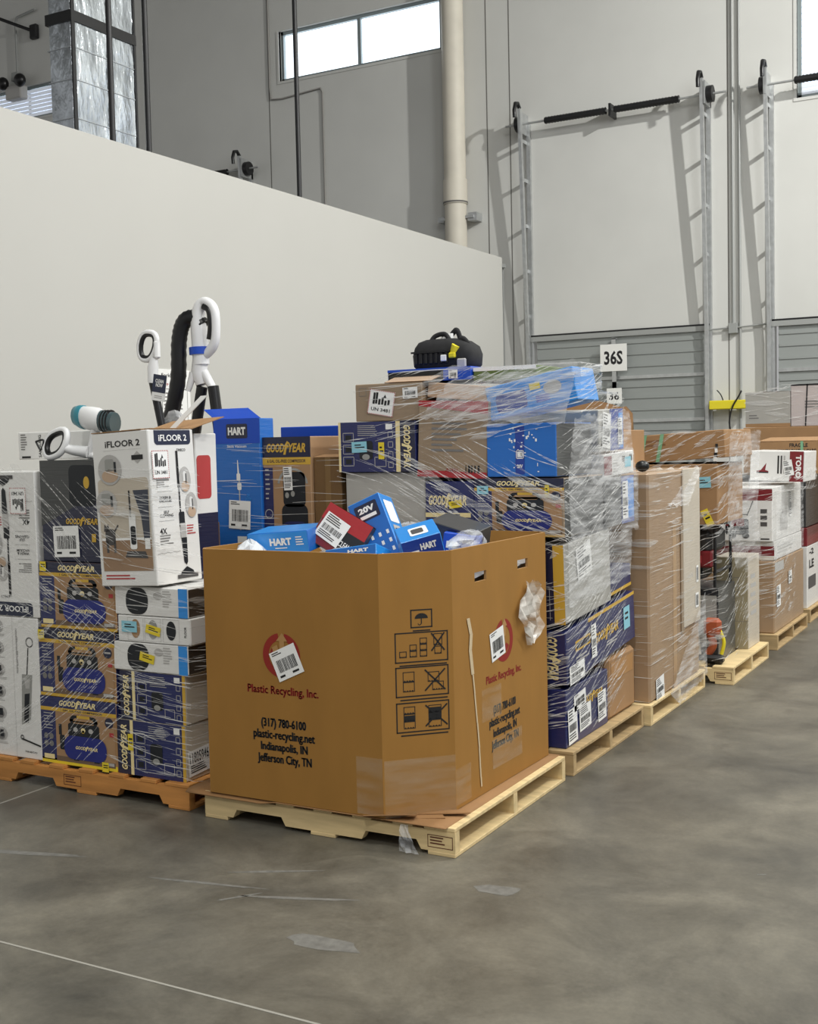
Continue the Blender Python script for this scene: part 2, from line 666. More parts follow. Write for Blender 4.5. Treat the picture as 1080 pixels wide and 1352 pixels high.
struct(jm, 'trim_1')
jm = MB()
jm.box(-4.226, -4.214, -6, 16.2, -.001, .0012, mat('floor_joint_filler', (150, 147, 138), .7))
struct(jm, 'trim_2')
cl = MB()
cl.box(-24, 8, -6, 17.2, 10.6, 10.8, mat('ceiling_deck', (188, 188, 184), .8))
struct(cl, 'ceiling')

# partition wall along the pallets, 4.2 m high
pw = MB()
pw.box(-7.25, -7.10, -6, 15.75, 0, 4.21, DRYW, .004)
struct(pw, 'wall_left')
tr = MB()
tr.box(-7.20, -7.145, 15.76, 15.80, 0, 4.19, TRIMG)
tr.box(-7.245, -7.215, 16.02, 16.06, 0, 4.13, TRIMG)
tr.box(-7.22, -7.17, 15.80, 16.04, 4.10, 4.15, TRIMG)
struct(tr, 'trim_3')

# back wall with openings for three dock doors and the high windows
bw = MB()
xs = sorted([-24, 8, -11.25, -8.29, -6.88, -4.25, -3.42, -.75, -3.1, -.9, -18.6, -16.2, -14.5, -11.87])
zs = sorted([0, 3.06, 5.96, 7.5, 8.3, 7.75, 8.35, 10.6])
holes = [(-11.25, -8.29, 7.5, 8.3), (-6.88, -4.25, 0, 3.06), (-3.42, -.75, 0, 3.06), (-3.1, -.9, 5.96, 7.75), (-18.6, -16.2, 7.75, 8.35), (-14.5, -11.87, 0, 3.06)]
for i in range(len(xs) - 1):
    for k in range(len(zs) - 1):
        cx, cz = (xs[i] + xs[i + 1]) / 2, (zs[k] + zs[k + 1]) / 2
        if xs[i + 1] - xs[i] > 1e-6 and not any(a < cx < b and c < cz < d for a, b, c, d in holes):
            bw.box(xs[i], xs[i + 1], DY, DY + .25, zs[k], zs[k + 1], WALLP)
for x in (-11.47, -7.55, -7.18, -4.0):
    bw.box(x - .008, x + .008, DY - .002, DY + .001, 0, 10.6, JOINT)
struct(bw, 'wall_back')


def window(n, x0, x1, z0, z1, mull, louvre=False):
    r = MB()
    for a, b, c, d in ((x0, x1, z0, z0 + .05), (x0, x1, z1 - .05, z1), (x0, x0 + .05, z0, z1), (x1 - .05, x1, z0, z1)):
        r.box(a, b, DY + .06, DY + .16, c, d, WINF)
    o = struct(r, 'window_%d' % n)
    for x in mull:
        g = MB()
        g.box(x - .03, x + .03, DY + .07, DY + .15, z0 + .05, z1 - .05, WINF)
        g.build('mullion', o)
    if louvre:
        g = MB()
        k = int((z1 - z0) / .085)
        for i in range(k):
            z = z0 + .05 + i * (z1 - z0 - .1) / k
            g.box(x0 + .05, x1 - .05, DY + .06, DY + .10, z, z + .06, BLIND)
        g.build('louvre', o)
    g = MB()
    g.box(x0 + .05, x1 - .05, DY + .12, DY + .14, z0 + .05, z1 - .05, WINW)
    g.build('pane', o)
    s = MB()
    for a, b, c, d in ((x0 - .04, x1 + .04, z0 - .04, z0), (x0 - .04, x0, z0, z1), (x1, x1 + .04, z0, z1)):
        s.box(a, b, DY - .012, DY + .05, c, d, WALLP)
    s.build('window_frame', o)


window(1, -11.25, -8.29, 7.5, 8.3, (-9.77,))
window(2, -3.1, -.9, 5.96, 7.75, (), True)
window(3, -18.6, -16.2, 7.75, 8.35, (-16.95,), True)


def dock_door(n, x0, x1, show_left=True):
    o = thing('door_%d' % n, None, None)
    o['kind'] = 'structure'
    p = MB()                                    # ribbed sections, each with two ribs
    for i in range(5):
        z = .0 + i * .615
        p.box(x0 + .08, x1 - .08, DY - .02, DY + .03, z, z + .585, DOORP)
        p.box(x0 + .08, x1 - .08, DY - .045, DY + .02, z + .57, z + .615, GALV)
        for dz in (.12, .29, .45):
            p.box(x0 + .09, x1 - .09, DY - .032, DY - .015, z + dz, z + dz + .035, DOORP)
    p.build('door_panel', o)
    h = MB()
    h.box(x0 - .02, x1 + .02, DY - .06, DY - .002, 3.02, 3.09, TRIMG)
    h.box(x0, x1, DY - .05, DY - .01, 3.09, 3.115, BLACKP)
    h.build('header', o)
    for side, x in ((-1, x0), (1, x1)):
        a = MB()
        a.box(x - .03, x + .03, DY - .05, DY - .003, .0, 6.2, GALV)
        a.build('wall_angle', o)
        t = MB()
        # the lift track stands off the wall, further out the higher it goes
        yb, yt = DY - .11, DY - .30
        for (za, ya), (zb, yb2) in (((0, yb), (2.9, yb)), ((2.9, yb), (6.36, yt))):
            t.rings([[(x - .045, ya - .03, za), (x + .0, ya - .03, za), (x + .0, ya + .03, za), (x - .045, ya + .03, za)],
                     [(x - .045, yb2 - .03, zb), (x + .0, yb2 - .03, zb), (x + .0, yb2 + .03, zb), (x - .045, yb2 + .03, zb)]], GALV, smooth=False)
        t.build('lift_track', o)
        for z in (.6, 1.5, 2.4, 3.4, 4.05, 4.7, 5.35, 5.9):
            b = MB()
            y = yb + (yt - yb) * max(0, (z - 2.9) / 3.46)
            b.box(x - .04, x - .015, y + .0, DY - .004, z - .025, z + .025, GALV)
            b.build('track_bracket', o)
        c = MB()
        c.tube([(x - .02, DY - .30, 6.34), (x - .02, DY - .36, 6.40), (x - .02, DY - .44, 6.38), (x - .02, DY - .48, 6.28), (x - .02, DY - .47, 6.18)], .028, BLACKP)
        c.build('track_bumper', o)
        d = MB()
        d.tube([(x + side * .11, DY - .2, 6.14), (x + side * .03, DY - .2, 6.14)], .11, BLACKM, n=18)
        d.box(x + side * .02 - .01, x + side * .02 + .01, DY - .32, DY - .004, 6.0, 6.3, GALV)
        d.build('cable_drum', o)
    s = MB()
    s.tube([(x0 - .28, DY - .2, 6.14), (x1 + .28, DY - .2, 6.14)], .016, GALV)
    s.build('shaft', o)
    xm = (x0 + x1) / 2
    for a, b in ((x0 + .33, xm - .05), (xm + .05, x1 - .33)):
        g = MB()
        pts, rr = [], []
        k = int((b - a) / .022)
        for i in range(k):
            pts.append((a + (b - a) * i / k, DY - .2, 6.14))
            rr.append(.052 if i % 2 else .043)
        g.tube(pts, rr, BLACKM, n=10)
        g.build('torsion_spring', o)
    b = MB()
    b.box(xm - .015, xm + .015, DY - .26, DY - .003, 6.05, 6.22, BLACKM)
    b.build('bearing_plate', o)


dock_door(1, -6.88, -4.25)
dock_door(2, -3.42, -.75)
dock_door(3, -14.5, -11.87)


def bay_sign(name, label, x0, x1, z0, z1, txt, u=.5, w=.62):
    c = Carton(name, label, 'sign', (x0, x1, DY - .13, DY - .12, z0, z1), mat('sign_white', (232, 232, 228), .5), body='sign_board', bev=.001)
    d = c.on('lettering', 'F')
    d.text(txt, .5, .5, w, .52, INK, 1, bold=.03)
    g = c.mb('hanger')
    h = z1 - z0
    g.box(-.03, .03, .004, .012, h - .02, h + .09, GALV)
    g.box(-.03, .03, .004, .075, h + .07, h + .085, GALV)
    return c


c = bay_sign('bay_sign', 'large white sign reading 36S hung before the ribbed dock door', -5.79, -5.40, 2.53, 2.91, '36S', w=.7)
c.done()
c = bay_sign('bay_sign', 'small white sign reading 36 hung below the larger bay sign', -5.70, -5.48, 2.07, 2.29, '36', w=.68)
c.mb('hanger').box(-.03, .03, .004, .012, .22, .46, GALV)
c.done()

# drain pipe, conduits, fittings on the back wall
pr = thing('drain_pipe', 'fat cream vertical drain pipe on the back wall right of the window', 'pipe', (-8.0, DY - .2, 0))
g = MB()
g.tube([(0, 0, 0), (0, 0, 10.55)], .165, PVC, n=24)
g.build('pipe', pr)
g = MB()
g.tube([(0, 0, 5.12), (0, 0, 5.48)], .182, PVC, n=24)
g.tube([(0, 0, 5.13), (0, 0, 5.155)], .186, JOINT, n=24)
g.build('coupling', pr)
g = MB()
g.box(-.26, .30, -.02, .02, 4.90, 4.94, GALV)
g.box(.2, .34, .0, .198, 4.86, 4.98, GALV)
g.box(-.30, -.2, .0, .198, 4.88, 4.96, GALV)
g.build('clamp', pr)

cn = thing('conduit', 'grey conduit dropping to a junction box between the dock doors', 'conduit', (-3.93, DY - .03, 0))
g = MB()
g.tube([(0, 0, 3.1), (0, 0, 10.5)], .018, TRIMG)
g.build('tube', cn)
g = MB()
g.box(-.06, .06, -.05, .03, 2.96, 3.10, TRIMG, .006)
g.build('junction_box', cn)
g = MB()
g.tube([(.06, -.02, 3.04), (.5, -.02, 3.06)], .012, TRIMG)
g.tube([(-.06, -.02, 3.04), (-.3, -.02, 3.03)], .012, TRIMG)
g.build('side_tube', cn)
g = MB()
g.tube([(-3.84, DY - .03, 0), (-3.84, DY - .03, 10.5)], .016, TRIMG)
tag(g.build('conduit'), 'grey conduit running full height beside the one with a junction box', 'conduit')
g = MB()
g.tube([(-10.42, DY - .02, 0), (-10.42, DY - .02, 7.2), (-10.46, DY - .02, 7.27), (-11.2, DY - .02, 7.22), (-11.42, DY - .02, 7.24), (-11.44, DY - .02, 7.4), (-11.44, DY - .02, 10.5)], .014, mat('wall_wire_paint', (150, 148, 144), .7))
tag(g.build('wire'), 'thin wire looping below the lit window on the back wall', 'wire')
yr = thing('dock_arm', 'yellow horizontal dock arm on the wall between two dock doors', 'dock arm', (-4.02, DY - .16, 1.94))
g = MB()
g.box(-.2, .32, -.07, .07, 0, .12, YELM, .01)
g.build('arm', yr)
g = MB()
g.box(-.05, .05, .07, .155, .02, .1, YELM)
g.build('bracket', yr)
g = MB()
g.tube(smooth_path([(-.02, -.02, .12), (-.05, -.03, .2), (-.1, -.03, .26)]), .008, BLACKP, n=6)
g.tube(smooth_path([(.24, -.08, .24), (.2, -.09, .16), (.12, -.09, .02), (.08, -.09, -.18), (.12, -.09, -.42)]), .011, BLACKP, n=6)
g.build('cord', yr)

el = thing('wall_light', 'small black twin wall light with a conduit above, at upper left', 'wall light', (-17.1, DY - .12, 8.1))
g = MB()
g.box(-.2, .2, -.08, .115, 0, .25, LGREY, .02)
g.build('housing', el)
for sx in (-.22, .22):
    g = MB()
    g.ball((sx, -.1, .3), (.12, .1, .12), BLACKP)
    g.build('lamp_head', el)
g = MB()
g.box(-.09, .09, -.02, .11, .34, .5, TRIMG, .01)
g.tube([(0, .06, .25), (0, .06, 1.4), (.04, .06, 1.5), (.5, .06, 1.56)], .022, TRIMG)
g.build('conduit_tube', el)
ar = thing('wall_rod', 'black slanting rod with an end cap high at upper left', 'rod', (-16.65, DY - .02, 9.28))
g = MB()
g.tube([(0, -.04, 0), (-1.1, -.7, .48)], .03, BLACKM)
g.build('rod', ar)
g = MB()
g.box(-.08, .1, -.08, .015, -.14, .12, BLACKM, .02)
g.build('end_cap', ar)

# foil duct and black poles behind the partition
dr = thing('air_duct', 'silver foil wrapped air duct with black tape seams behind the partition', 'duct', (-8.2, 8.48, 0))
g = MB()
g.box(-.31, 0, 0, .86, 3.0, 9.5, FOIL, .02)
g.build('duct_body', dr)
for nm, bx in (('tape_seam', (.0, .012, -.012, .03)), ('tape_seam', (.0, .012, .47, .49)), ('tape_seam', (.0, .012, .845, .87))):
    g = MB()
    g.box(bx[0] - .005, bx[1], bx[2], bx[3], 3.0, 9.5, BLACKP)
    g.build(nm, dr)
g = MB()
for z in (5.62, 6.9):
    g.box(-.325, .014, -.016, .875, z, z + .1, BLACKP)
g.build('tape_band', dr)
g = MB()
for z in (4.35, 4.72, 5.08, 5.38):
    g.box(-.316, .006, -.006, .866, z, z + .008, mat('foil_seam', (176, 180, 184), .4, .5))
g.build('foil_seam', dr)
for nm, lb, y in (('support_pole', 'black pole standing in front of the foil duct', 8.02), ('support_pole', 'black pole just right of the foil duct', 8.49), ('support_pole', 'black pole crossing the left end of the lit window', 10.92)):
    g = MB()
    g.tube([(-7.32, y, 0), (-7.32, y, 10.55)], .026, BLACKM, n=12)
    tag(g.build(nm), lb, 'pole')

# safety notice on the partition
c = Carton('safety_notice', 'white printed forklift safety notice on the partition behind the vacuum', 'notice', (-7.10, -7.092, 8.24, 8.68, 1.72, 2.30), LABEL, bev=.0005, body='sheet')
d = c.on('lettering', 'R')
d.text('Forklift Safety', .5, .90, .8, .075, INK, 1)
d.text('Stop', .2, .77, .22, .05, RED, 1)
d.frame(.1, .05, .9, .7, .004, INK, 1)
d.lines(.15, .1, .85, .64, 9, GREYINK, 1, 3, .3)
c.done()


# ------------------------------------------------------------------ pallets
def pallet(label, x0, x1, y0, y1, m, stamp=None, stamp_x=.485):
    r = thing('pallet', label, 'pallet', ((x0 + x1) / 2, (y0 + y1) / 2, 0), group='wooden pallets under the loads')
    w, d = x1 - x0, y1 - y0
    for y in (-d / 2 + .02, 0, d / 2 - .02):
        g = MB()
        a, b = y - .019, y + .019
        # notched stringer profile
        prof = [(-w / 2, .016), (-w / 2 + .15, .016), (-w / 2 + .17, .052), (-w / 2 + .40, .052), (-w / 2 + .42, .016),
                (w / 2 - .42, .016), (w / 2 - .40, .052), (w / 2 - .17, .052), (w / 2 - .15, .016), (w / 2, .016)]
        for i in range(len(prof) - 1):
            (u, zu), (v, zv) = prof[i], prof[i + 1]
            vs = [(u, a, zu), (v, a, zv), (v, a, .099), (u, a, .099), (u, b, zu), (v, b, zv), (v, b, .099), (u, b, .099)]
            g.add(vs, [(0, 1, 2, 3), (5, 4, 7, 6), (3, 2, 6, 7), (1, 0, 4, 5)] + ([(4, 0, 3, 7)] if i == 0 else []) + ([(1, 5, 6, 2)] if i == len(prof) - 2 else []), m)
        if stamp and y < 0:
            dd = Dec(g, (stamp_x, a, .03), (1, 0, 0), (0, 0, 1), (0, -1, 0), .11, .05)
            dd.frame(0, 0, 1, 1, .003, stamp, 0)
            dd.lines(.1, .15, .9, .85, 3, stamp, 0, 4)
        g.build('stringer', r)
    n = 7
    for i in range(n):
        bwid = .135 if i in (0, n - 1) else .09
        x = -w / 2 + bwid / 2 + (w - bwid) * i / (n - 1)
        g = MB()
        g.box(x - bwid / 2, x + bwid / 2, -d / 2, d / 2, .0995, .1155, m, .002)
        g.build('deck_board', r)
    for i in range(3):
        bwid = .12
        x = -w / 2 + bwid / 2 + (w - bwid) * i / 2
        g = MB()
        g.box(x - bwid / 2, x + bwid / 2, -d / 2, d / 2, 0, .0155, m, .002)
        g.build('bottom_board', r)
    return r


PZ = .116
STAMP = mat('stamp_ink', (92, 48, 30), .8)
pallet('orange brown wooden pallet under the left stack of vacuum and compressor cartons', -4.57, -3.35, 4.0, 5.02, HONEY, STAMP, -.14)
pallet('pale pine pallet under the big cardboard bulk bin', -3.24, -2.03, 3.972, 5.12, PINE, STAMP)
pallet('pine pallet under the film wrapped navy and blue carton stack behind the bulk bin', -3.25, -2.02, 5.2, 6.27, PINE_D)
pallet('pine pallet under the tall wrapped brown carton', -3.2, -1.985, 6.29, 7.42, PINE)
pallet('light pallet with its front deck boards bare, under the wrapped dark machine load', -3.05, -1.835, 7.54, 8.57, PINE, STAMP)
pallet('pallet under the square brown carton with white and maroon cartons on it', -3.05, -1.84, 8.89, 10.06, PINE_D)
pallet('pallet at the right edge of the photo, last in the row', -3.05, -1.86, 10.28, 11.45, PINE_D)
pallet('hidden pallet behind the left stack, under the tall blue carton', -4.70, -3.36, 5.2, 6.25, PINE_D)


# ------------------------------------------------------------------ carton designs
WING = [(.0, .0), (.25, .55), (.1, .6), (.6, 1.0), (1.0, .85), (.62, .78), (.9, .55), (.55, .5), (.35, .0)]


def brand_gy(d, u, v, w, h, m, L=3):
    """slanted two-word name with a winged foot between"""
    d.text('GOOD', u - w * .265, v, w * .44, h, m, L, bold=.035, shear=.25)
    d.text('YEAR', u + w * .27, v, w * .42, h, m, L, bold=.035, shear=.25)
    d.poly([(u - w * .07 + a * w * .17, v - h * .75 + b * h * 1.5) for a, b in WING], m, L)


def brand_gy_v(d, u, v, w, h, m, rot, L=3):
    s = d.sub(u, v, h * d.h, w * d.w, rot)
    brand_gy(s, .5, .5, 1, .8, m, L)


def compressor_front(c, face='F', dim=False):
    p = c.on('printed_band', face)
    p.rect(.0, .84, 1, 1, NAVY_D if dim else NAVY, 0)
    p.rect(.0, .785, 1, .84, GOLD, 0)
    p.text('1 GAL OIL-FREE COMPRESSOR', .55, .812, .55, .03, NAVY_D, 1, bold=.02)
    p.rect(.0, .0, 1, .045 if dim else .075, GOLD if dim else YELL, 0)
    brand_gy(c.on('lettering', face), .5, .915, .5, .085, GOLD_L, 2)
    d = c.on('product_picture', face)
    d.rect(.0, .045, .2, .785, NAVY, 0)
    d.lines(.04, .48, .17, .75, 6, LGREY, 1, 2, .25)
    for i in range(4):
        d.ell(.065 + .07 * (i % 2), .40 - .11 * (i // 2), .03, .045, GREYINK, 1, 12)
    d.rect(.03, .06, .17, .13, GOLD_L, 1)
    d.rect(.2, .045, .975, .785, KRAFTP, 0)
    d.rect(.2, .045, .975, .12, mat('brown_print_shadowless', (112, 92, 74), .6), 1)
    d.rect(.24, .44, .28, .60, CONSOLE, 1)
    d.rrect(.25, .22, .32, .44, .008, CONSOLE, 1)
    d.rrect(.39, .60, .76, .755, .03, CONSOLE, 1)
    d.rrect(.435, .61, .715, .715, .02, KRAFTP, 2)
    d.rrect(.37, .42, .78, .635, .012, CONSOLE, 3)
    d.rrect(.49, .715, .66, .757, .004, GOLD, 3)
    d.rrect(.31, .10, .87, .45, .05, TANKB, 4)
    for u, m in ((.47, LGREY), (.57, GOLD_L), (.67, LGREY)):
        d.ell(u, .545, .03, .036, m, 4, 14)
    d.rect(.555, .50, .585, .545, GOLD, 4)
    d.rect(.43, .08, .50, .11, CONSOLE, 2)
    d.rect(.7, .08, .77, .11, CONSOLE, 2)
    brand_gy(d, .61, .28, .30, .05, GOLD_L, 5)
    d.ell(.91, .70, .055, .075, NAVY_D, 2, 18)
    d.rect(.87, .69, .95, .715, LGREY, 3)
    d.rect(.91, .5, .965, .56, PINKRED, 2)
    d.rect(.84, .07, .96, .115, LGREY, 2)


def navy_side(c, face='F', bands='LR', gy_rot=90, left=True):
    """the navy back panel of a compressor carton: name band, gold stripe, small pictures in squares"""
    p = c.on('printed_band', face)
    d = c.on('product_picture', face)
    t = c.on('lettering', face)
    p.rect(0, 0, 1, 1, NAVY, 0)
    if left:
        p.rect(.0, .0, .19, 1, NAVY_D, 1)
        p.rect(.19, .0, .235, 1, GOLD_L, 1)
        brand_gy_v(t, .10, .5, .11, .86, GOLD_L, gy_rot)
        u0, u1 = .27, .93
        if 'R' in bands:
            p.rect(.955, 0, 1, 1, GOLD, 1)
    else:
        p.rect(.81, .0, 1, 1, NAVY_D, 1)
        p.rect(.755, .0, .81, 1, GOLD_L, 1)
        brand_gy_v(t, .90, .5, .11, .86, GOLD_L, gy_rot)
        u0, u1 = .06, .72
        if 'R' in bands:
            p.rect(0, 0, .03, 1, GOLD_L, 1)
    w = u1 - u0
    for i in range(3):
        d.frame(u0 + .0, .12 + .24 * i, u0 + w * .22, .12 + .24 * i + .19, .003, LGREY, 2)
        d.rect(u0 + w * .05, .16 + .24 * i, u0 + w * .17, .26 + .24 * i, CONSOLE, 2)
    d.rrect(u0 + w * .33, .25, u0 + w * .6, .62, .015, CONSOLE, 2)
    d.ell(u0 + w * .46, .3, .05, .06, STEEL, 3, 14)
    d.lines(u0 + w * .3, .70, u0 + w * .7, .93, 6, LGREY, 2, 5, .3)
    d.frame(u0 + w * .63, .10, u0 + w * .86, .30, .003, LGREY, 2)
    for i in range(4):
        d.frame(u0 + w * .9, .08 + .2 * i, u0 + w, .2 + .2 * i, .003, LGREY, 2)
    d.rect(u0 + w * .86, .84, u0 + w * .99, .95, LABEL, 2)


def floor_washer_narrow(c, face, flip=False, un=True):
    t = c.on('lettering', face, flip)
    p = c.on('printed_band', face, flip, label='slate navy title panel')
    p.rrect(.13, .90, .93, .995, .02, NAVYLBL, 0, '23')
    t.text('iFLOOR 2', .53, .945, .62, .042, LABEL, 2, bold=.02)
    t.text('TINECO', .7, .865, .2, .018, INK, 1)
    d = c.on('product_picture', face, flip)
    d.rect(.57, .62, .62, .86, INK, 1)
    d.rect(.585, .45, .615, .70, CONSOLE, 1)
    d.rrect(.56, .36, .68, .46, .006, CONSOLE, 2)
    d.rect(.57, .29, .69, .385, LGREY, 3)
    d.poly(((.58, .29), (.70, .29), (.69, .13), (.66, .11), (.61, .13)), CONSOLE, 2)
    d.poly(((.5, .035), (.84, .035), (.80, .07), (.66, .10), (.54, .07)), CONSOLE, 2)
    d.rect(.44, .025, .9, .05, CATP, 3)
    for (u, v) in ((.74, .67), (.85, .5)):
        d.ell(u, v, .13, .085, LGREY, 3)
        d.ell(u, v - .045, .09, .035, SKIN, 4)
        d.rrect(u - .04, v - .02, u + .03, v + .055, .01, WHITE, 4)
        d.rect(u + .01, v - .03, u + .03, v + .04, CONSOLE, 5)
    t.lines(.12, .62, .40, .69, 5, GREYINK, 1, 2)
    t.line(.12, .60, .45, .60, .001, INK, 1)
    t.text('WASH &\nVACUUM', .28, .55, .27, .04, INK, 1)
    t.line(.12, .50, .45, .50, .001, INK, 1)
    t.text('SELF\nCLEANING', .29, .455, .29, .04, INK, 1)
    t.line(.12, .41, .45, .41, .001, INK, 1)
    t.text('4X', .2, .345, .15, .038, INK, 1)
    t.lines(.12, .25, .42, .32, 4, GREYINK, 1, 9)
    t.lines(.72, .30, .92, .37, 4, PINKRED, 1, 9)
    for i in range(7):
        d.line(.05 + .07 * i, .2 + .006 * (i % 2), .12 + .07 * i, .206 - .006 * (i % 2), .0015, GREYINK, 1)
    if un:
        c.on('hazard_label', face, flip).sticker(.22, .775, .105, .125, 0, 3, style='un')


def floor_washer_wide(c, face):
    t = c.on('lettering', face)
    t.text('iFLOOR 2', .55, .925, .62, .042, INK, 1, bold=.02)
    t.line(.2, .885, .88, .885, .001, LGREY, 1)
    t.lines(.1, .035, .75, .075, 2, PINKRED, 1, 3)
    d = c.on('product_picture', face)
    d.rrect(.06, .10, .96, .70, .02, ROOM, 0)
    d.rect(.07, .10, .95, .30, FLOORP, 1)
    d.rect(.07, .30, .95, .315, LABEL, 1)
    d.poly(((.68, .62), (.95, .62), (.93, .30), (.83, .30), (.80, .45)), TROUS, 2)
    d.rect(.84, .24, .93, .31, LABEL, 3)
    d.rect(.60, .45, .625, .62, INK, 3)
    d.rrect(.58, .24, .70, .47, .01, LABEL, 3)
    d.rrect(.60, .27, .69, .39, .01, CONSOLE, 4)
    d.poly(((.48, .19), (.88, .18), (.84, .225), (.52, .23)), CATP, 3)
    d.rrect(.14, .27, .32, .375, .02, CATP, 2)
    d.rect(.15, .22, .19, .30, CATP, 2)
    d.rect(.28, .22, .32, .30, CATP, 2)
    d.poly(((.12, .36), (.22, .36), (.20, .41), (.17, .39), (.13, .41)), CATP, 2)
    d.line(.31, .36, .38, .40, .008, CATP, 2)
    for (u, v, r) in ((.30, .76, .21), (.20, .54, .19)):
        d.ell(u, v, r, r * .47, LGREY, 3)
        d.ell(u, v - .04, r * .7, r * .2, SKIN, 4)
        d.rrect(u - .08, v - .01, u + .08, v + .07, .01, STEEL, 4)
        d.rect(u + .08, v - .02, u + .12, v + .05, CONSOLE, 5)
    d.poly(((.80, .87), (.90, .83), (.80, .79), (.70, .83)), LGREY, 1)
    d.rect(.70, .815, .90, .845, INK, 2)


def stick_vac_panel(c, face):
    d = c.on('product_picture', face)
    t = c.on('lettering', face)
    d.line(.5, .0, .5, 1, .0015, LGREY, 1)
    for i in range(6):
        v = .93 - .155 * i
        d.ell(.2, v, .12, .048, LGREY, 1, 20)
        d.ell(.2, v - .01, .075, .03, GREYINK, 2, 16)
        d.rect(.18, v - .02, .25, v + .03, CONSOLE, 3)
        t.lines(.06, v - .075, .36, v - .055, 2, LGREY, 1, i)
    d.arc(.83, .83, .024, .004, 0, 360, INK, 2, 20)
    d.line(.80, .79, .76, .60, .006, INK, 2)
    d.poly(((.66, .60), (.86, .60), (.80, .28), (.62, .24)), STEEL, 1)
    d.poly(((.70, .57), (.82, .57), (.80, .50), (.72, .50)), LGREY, 2)
    d.poly(((.70, .46), (.80, .47), (.76, .26), (.67, .26)), CONSOLE, 2)
    d.line(.6, .14, .98, .10, .008, INK, 2)
    d.arc(.62, .15, .012, .005, 0, 360, INK, 3, 14)
    t.text('TINECO', .78, .05, .24, .012, INK, 1)
    t.lines(.56, .6, .60, .92, 30, GREYINK, 1, 4, .5)


# ------------------------------------------------------------------ left pallet load
G_IF = 'floor washer cartons on the left pallet'
c = Carton('vacuum_carton', 'white vacuum carton with six round pictures, lowest at far left of photo', 'carton', (-4.60, -4.262, 4.03, 4.40, PZ, .80), WHITE, group=G_IF)
stick_vac_panel(c, 'F')
c.done()
c = Carton('vacuum_carton', 'white floor washer carton standing upside down at the far left edge', 'carton', (-4.56, -4.245, 4.03, 4.40, .803, 1.50), WHITE, group=G_IF)
floor_washer_narrow(c, 'F', True, un=False)
c.on('hazard_label', 'F').sticker(.66, .80, .105, .125, 180, 3, style='un')
c.done()

G_CP = 'compressor cartons in the left stack'
for lab, z0, z1, x0, note in (('compressor carton lowest of three in the left stack, yellow line along its foot', PZ, .435, -4.262, (.85, .05)),
                              ('middle compressor carton of three, bright yellow sticker at its top left corner', .438, .762, -4.255, (.04, .90)),
                              ('upper compressor carton of three, just under the dark film wrapped carton', .765, 1.075, -4.235, (.06, .93))):
    c = Carton('compressor_carton', lab, 'carton', (x0, x0 + .475, 4.03, 4.38, z0, z1), KRAFT, group=G_CP, fm={'R': NAVY, 'L': NAVY, 'T': NAVY})
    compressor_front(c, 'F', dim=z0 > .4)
    c.on('yellow_sticker', 'F').sticker(note[0], note[1], .04, .045, 0, 2, style='note', base=YELL)
    c.done()
c = Carton('compressor_carton', 'dark navy carton under heavy film with a white barcode label, above the three compressor cartons', 'carton', (-4.215, -3.85, 4.04, 4.40, 1.078, 1.55), DGREY, group=G_CP, fm={'F': NAVY_D})
d = c.on('product_picture', 'F')
d.poly(((.0, .35), (.0, 1), (1, 1), (1, .7), (.6, .55)), DGREY, 0)
d.rrect(.5, .55, .95, .95, .03, CONSOLE, 1)
d.ell(.8, .78, .05, .06, GOLD, 2)
brand_gy(c.on('lettering', 'F'), .70, .4, .56, .06, GOLD, 2)
d.rect(.86, .2, .93, .28, GOLD, 2)
c.on('shipping_label', 'F').sticker(.43, .2, .16, .145, 2, 11)
c.done()

G_NV = 'navy compressor cartons in the left stack, sideways'
c = Carton('compressor_carton', 'navy sideways carton with number label 11805946 on its grey end, lowest', 'carton', (-3.78, -3.385, 4.03, 4.50, PZ, .366), KRAFT_P, group=G_NV, fm={'F': NAVY})
navy_side(c)
d = c.on('shipping_label', 'R')
s = d.sub(.20, .32, .165, .115, 3, 4)
s.rect(0, 0, 1, 1, LABEL, 0)
s.text('11805946', .46, .70, .8, .42, INK, 1, bold=.01)
s.lines(.08, .08, .75, .42, 4, INK, 1, 5)
d = c.on('yellow_sticker', 'F').sticker(.2, .6, .03, .075, 0, 2, style='note', base=YELL)
c.done()
c = Carton('compressor_carton', 'navy sideways carton directly below the three flat white cartons', 'carton', (-3.76, -3.38, 4.035, 4.50, .369, .592), KRAFT_P, group=G_NV, fm={'F': NAVY})
navy_side(c)
c.done()

G_FB = 'flat white robot vacuum cartons in the left stack'


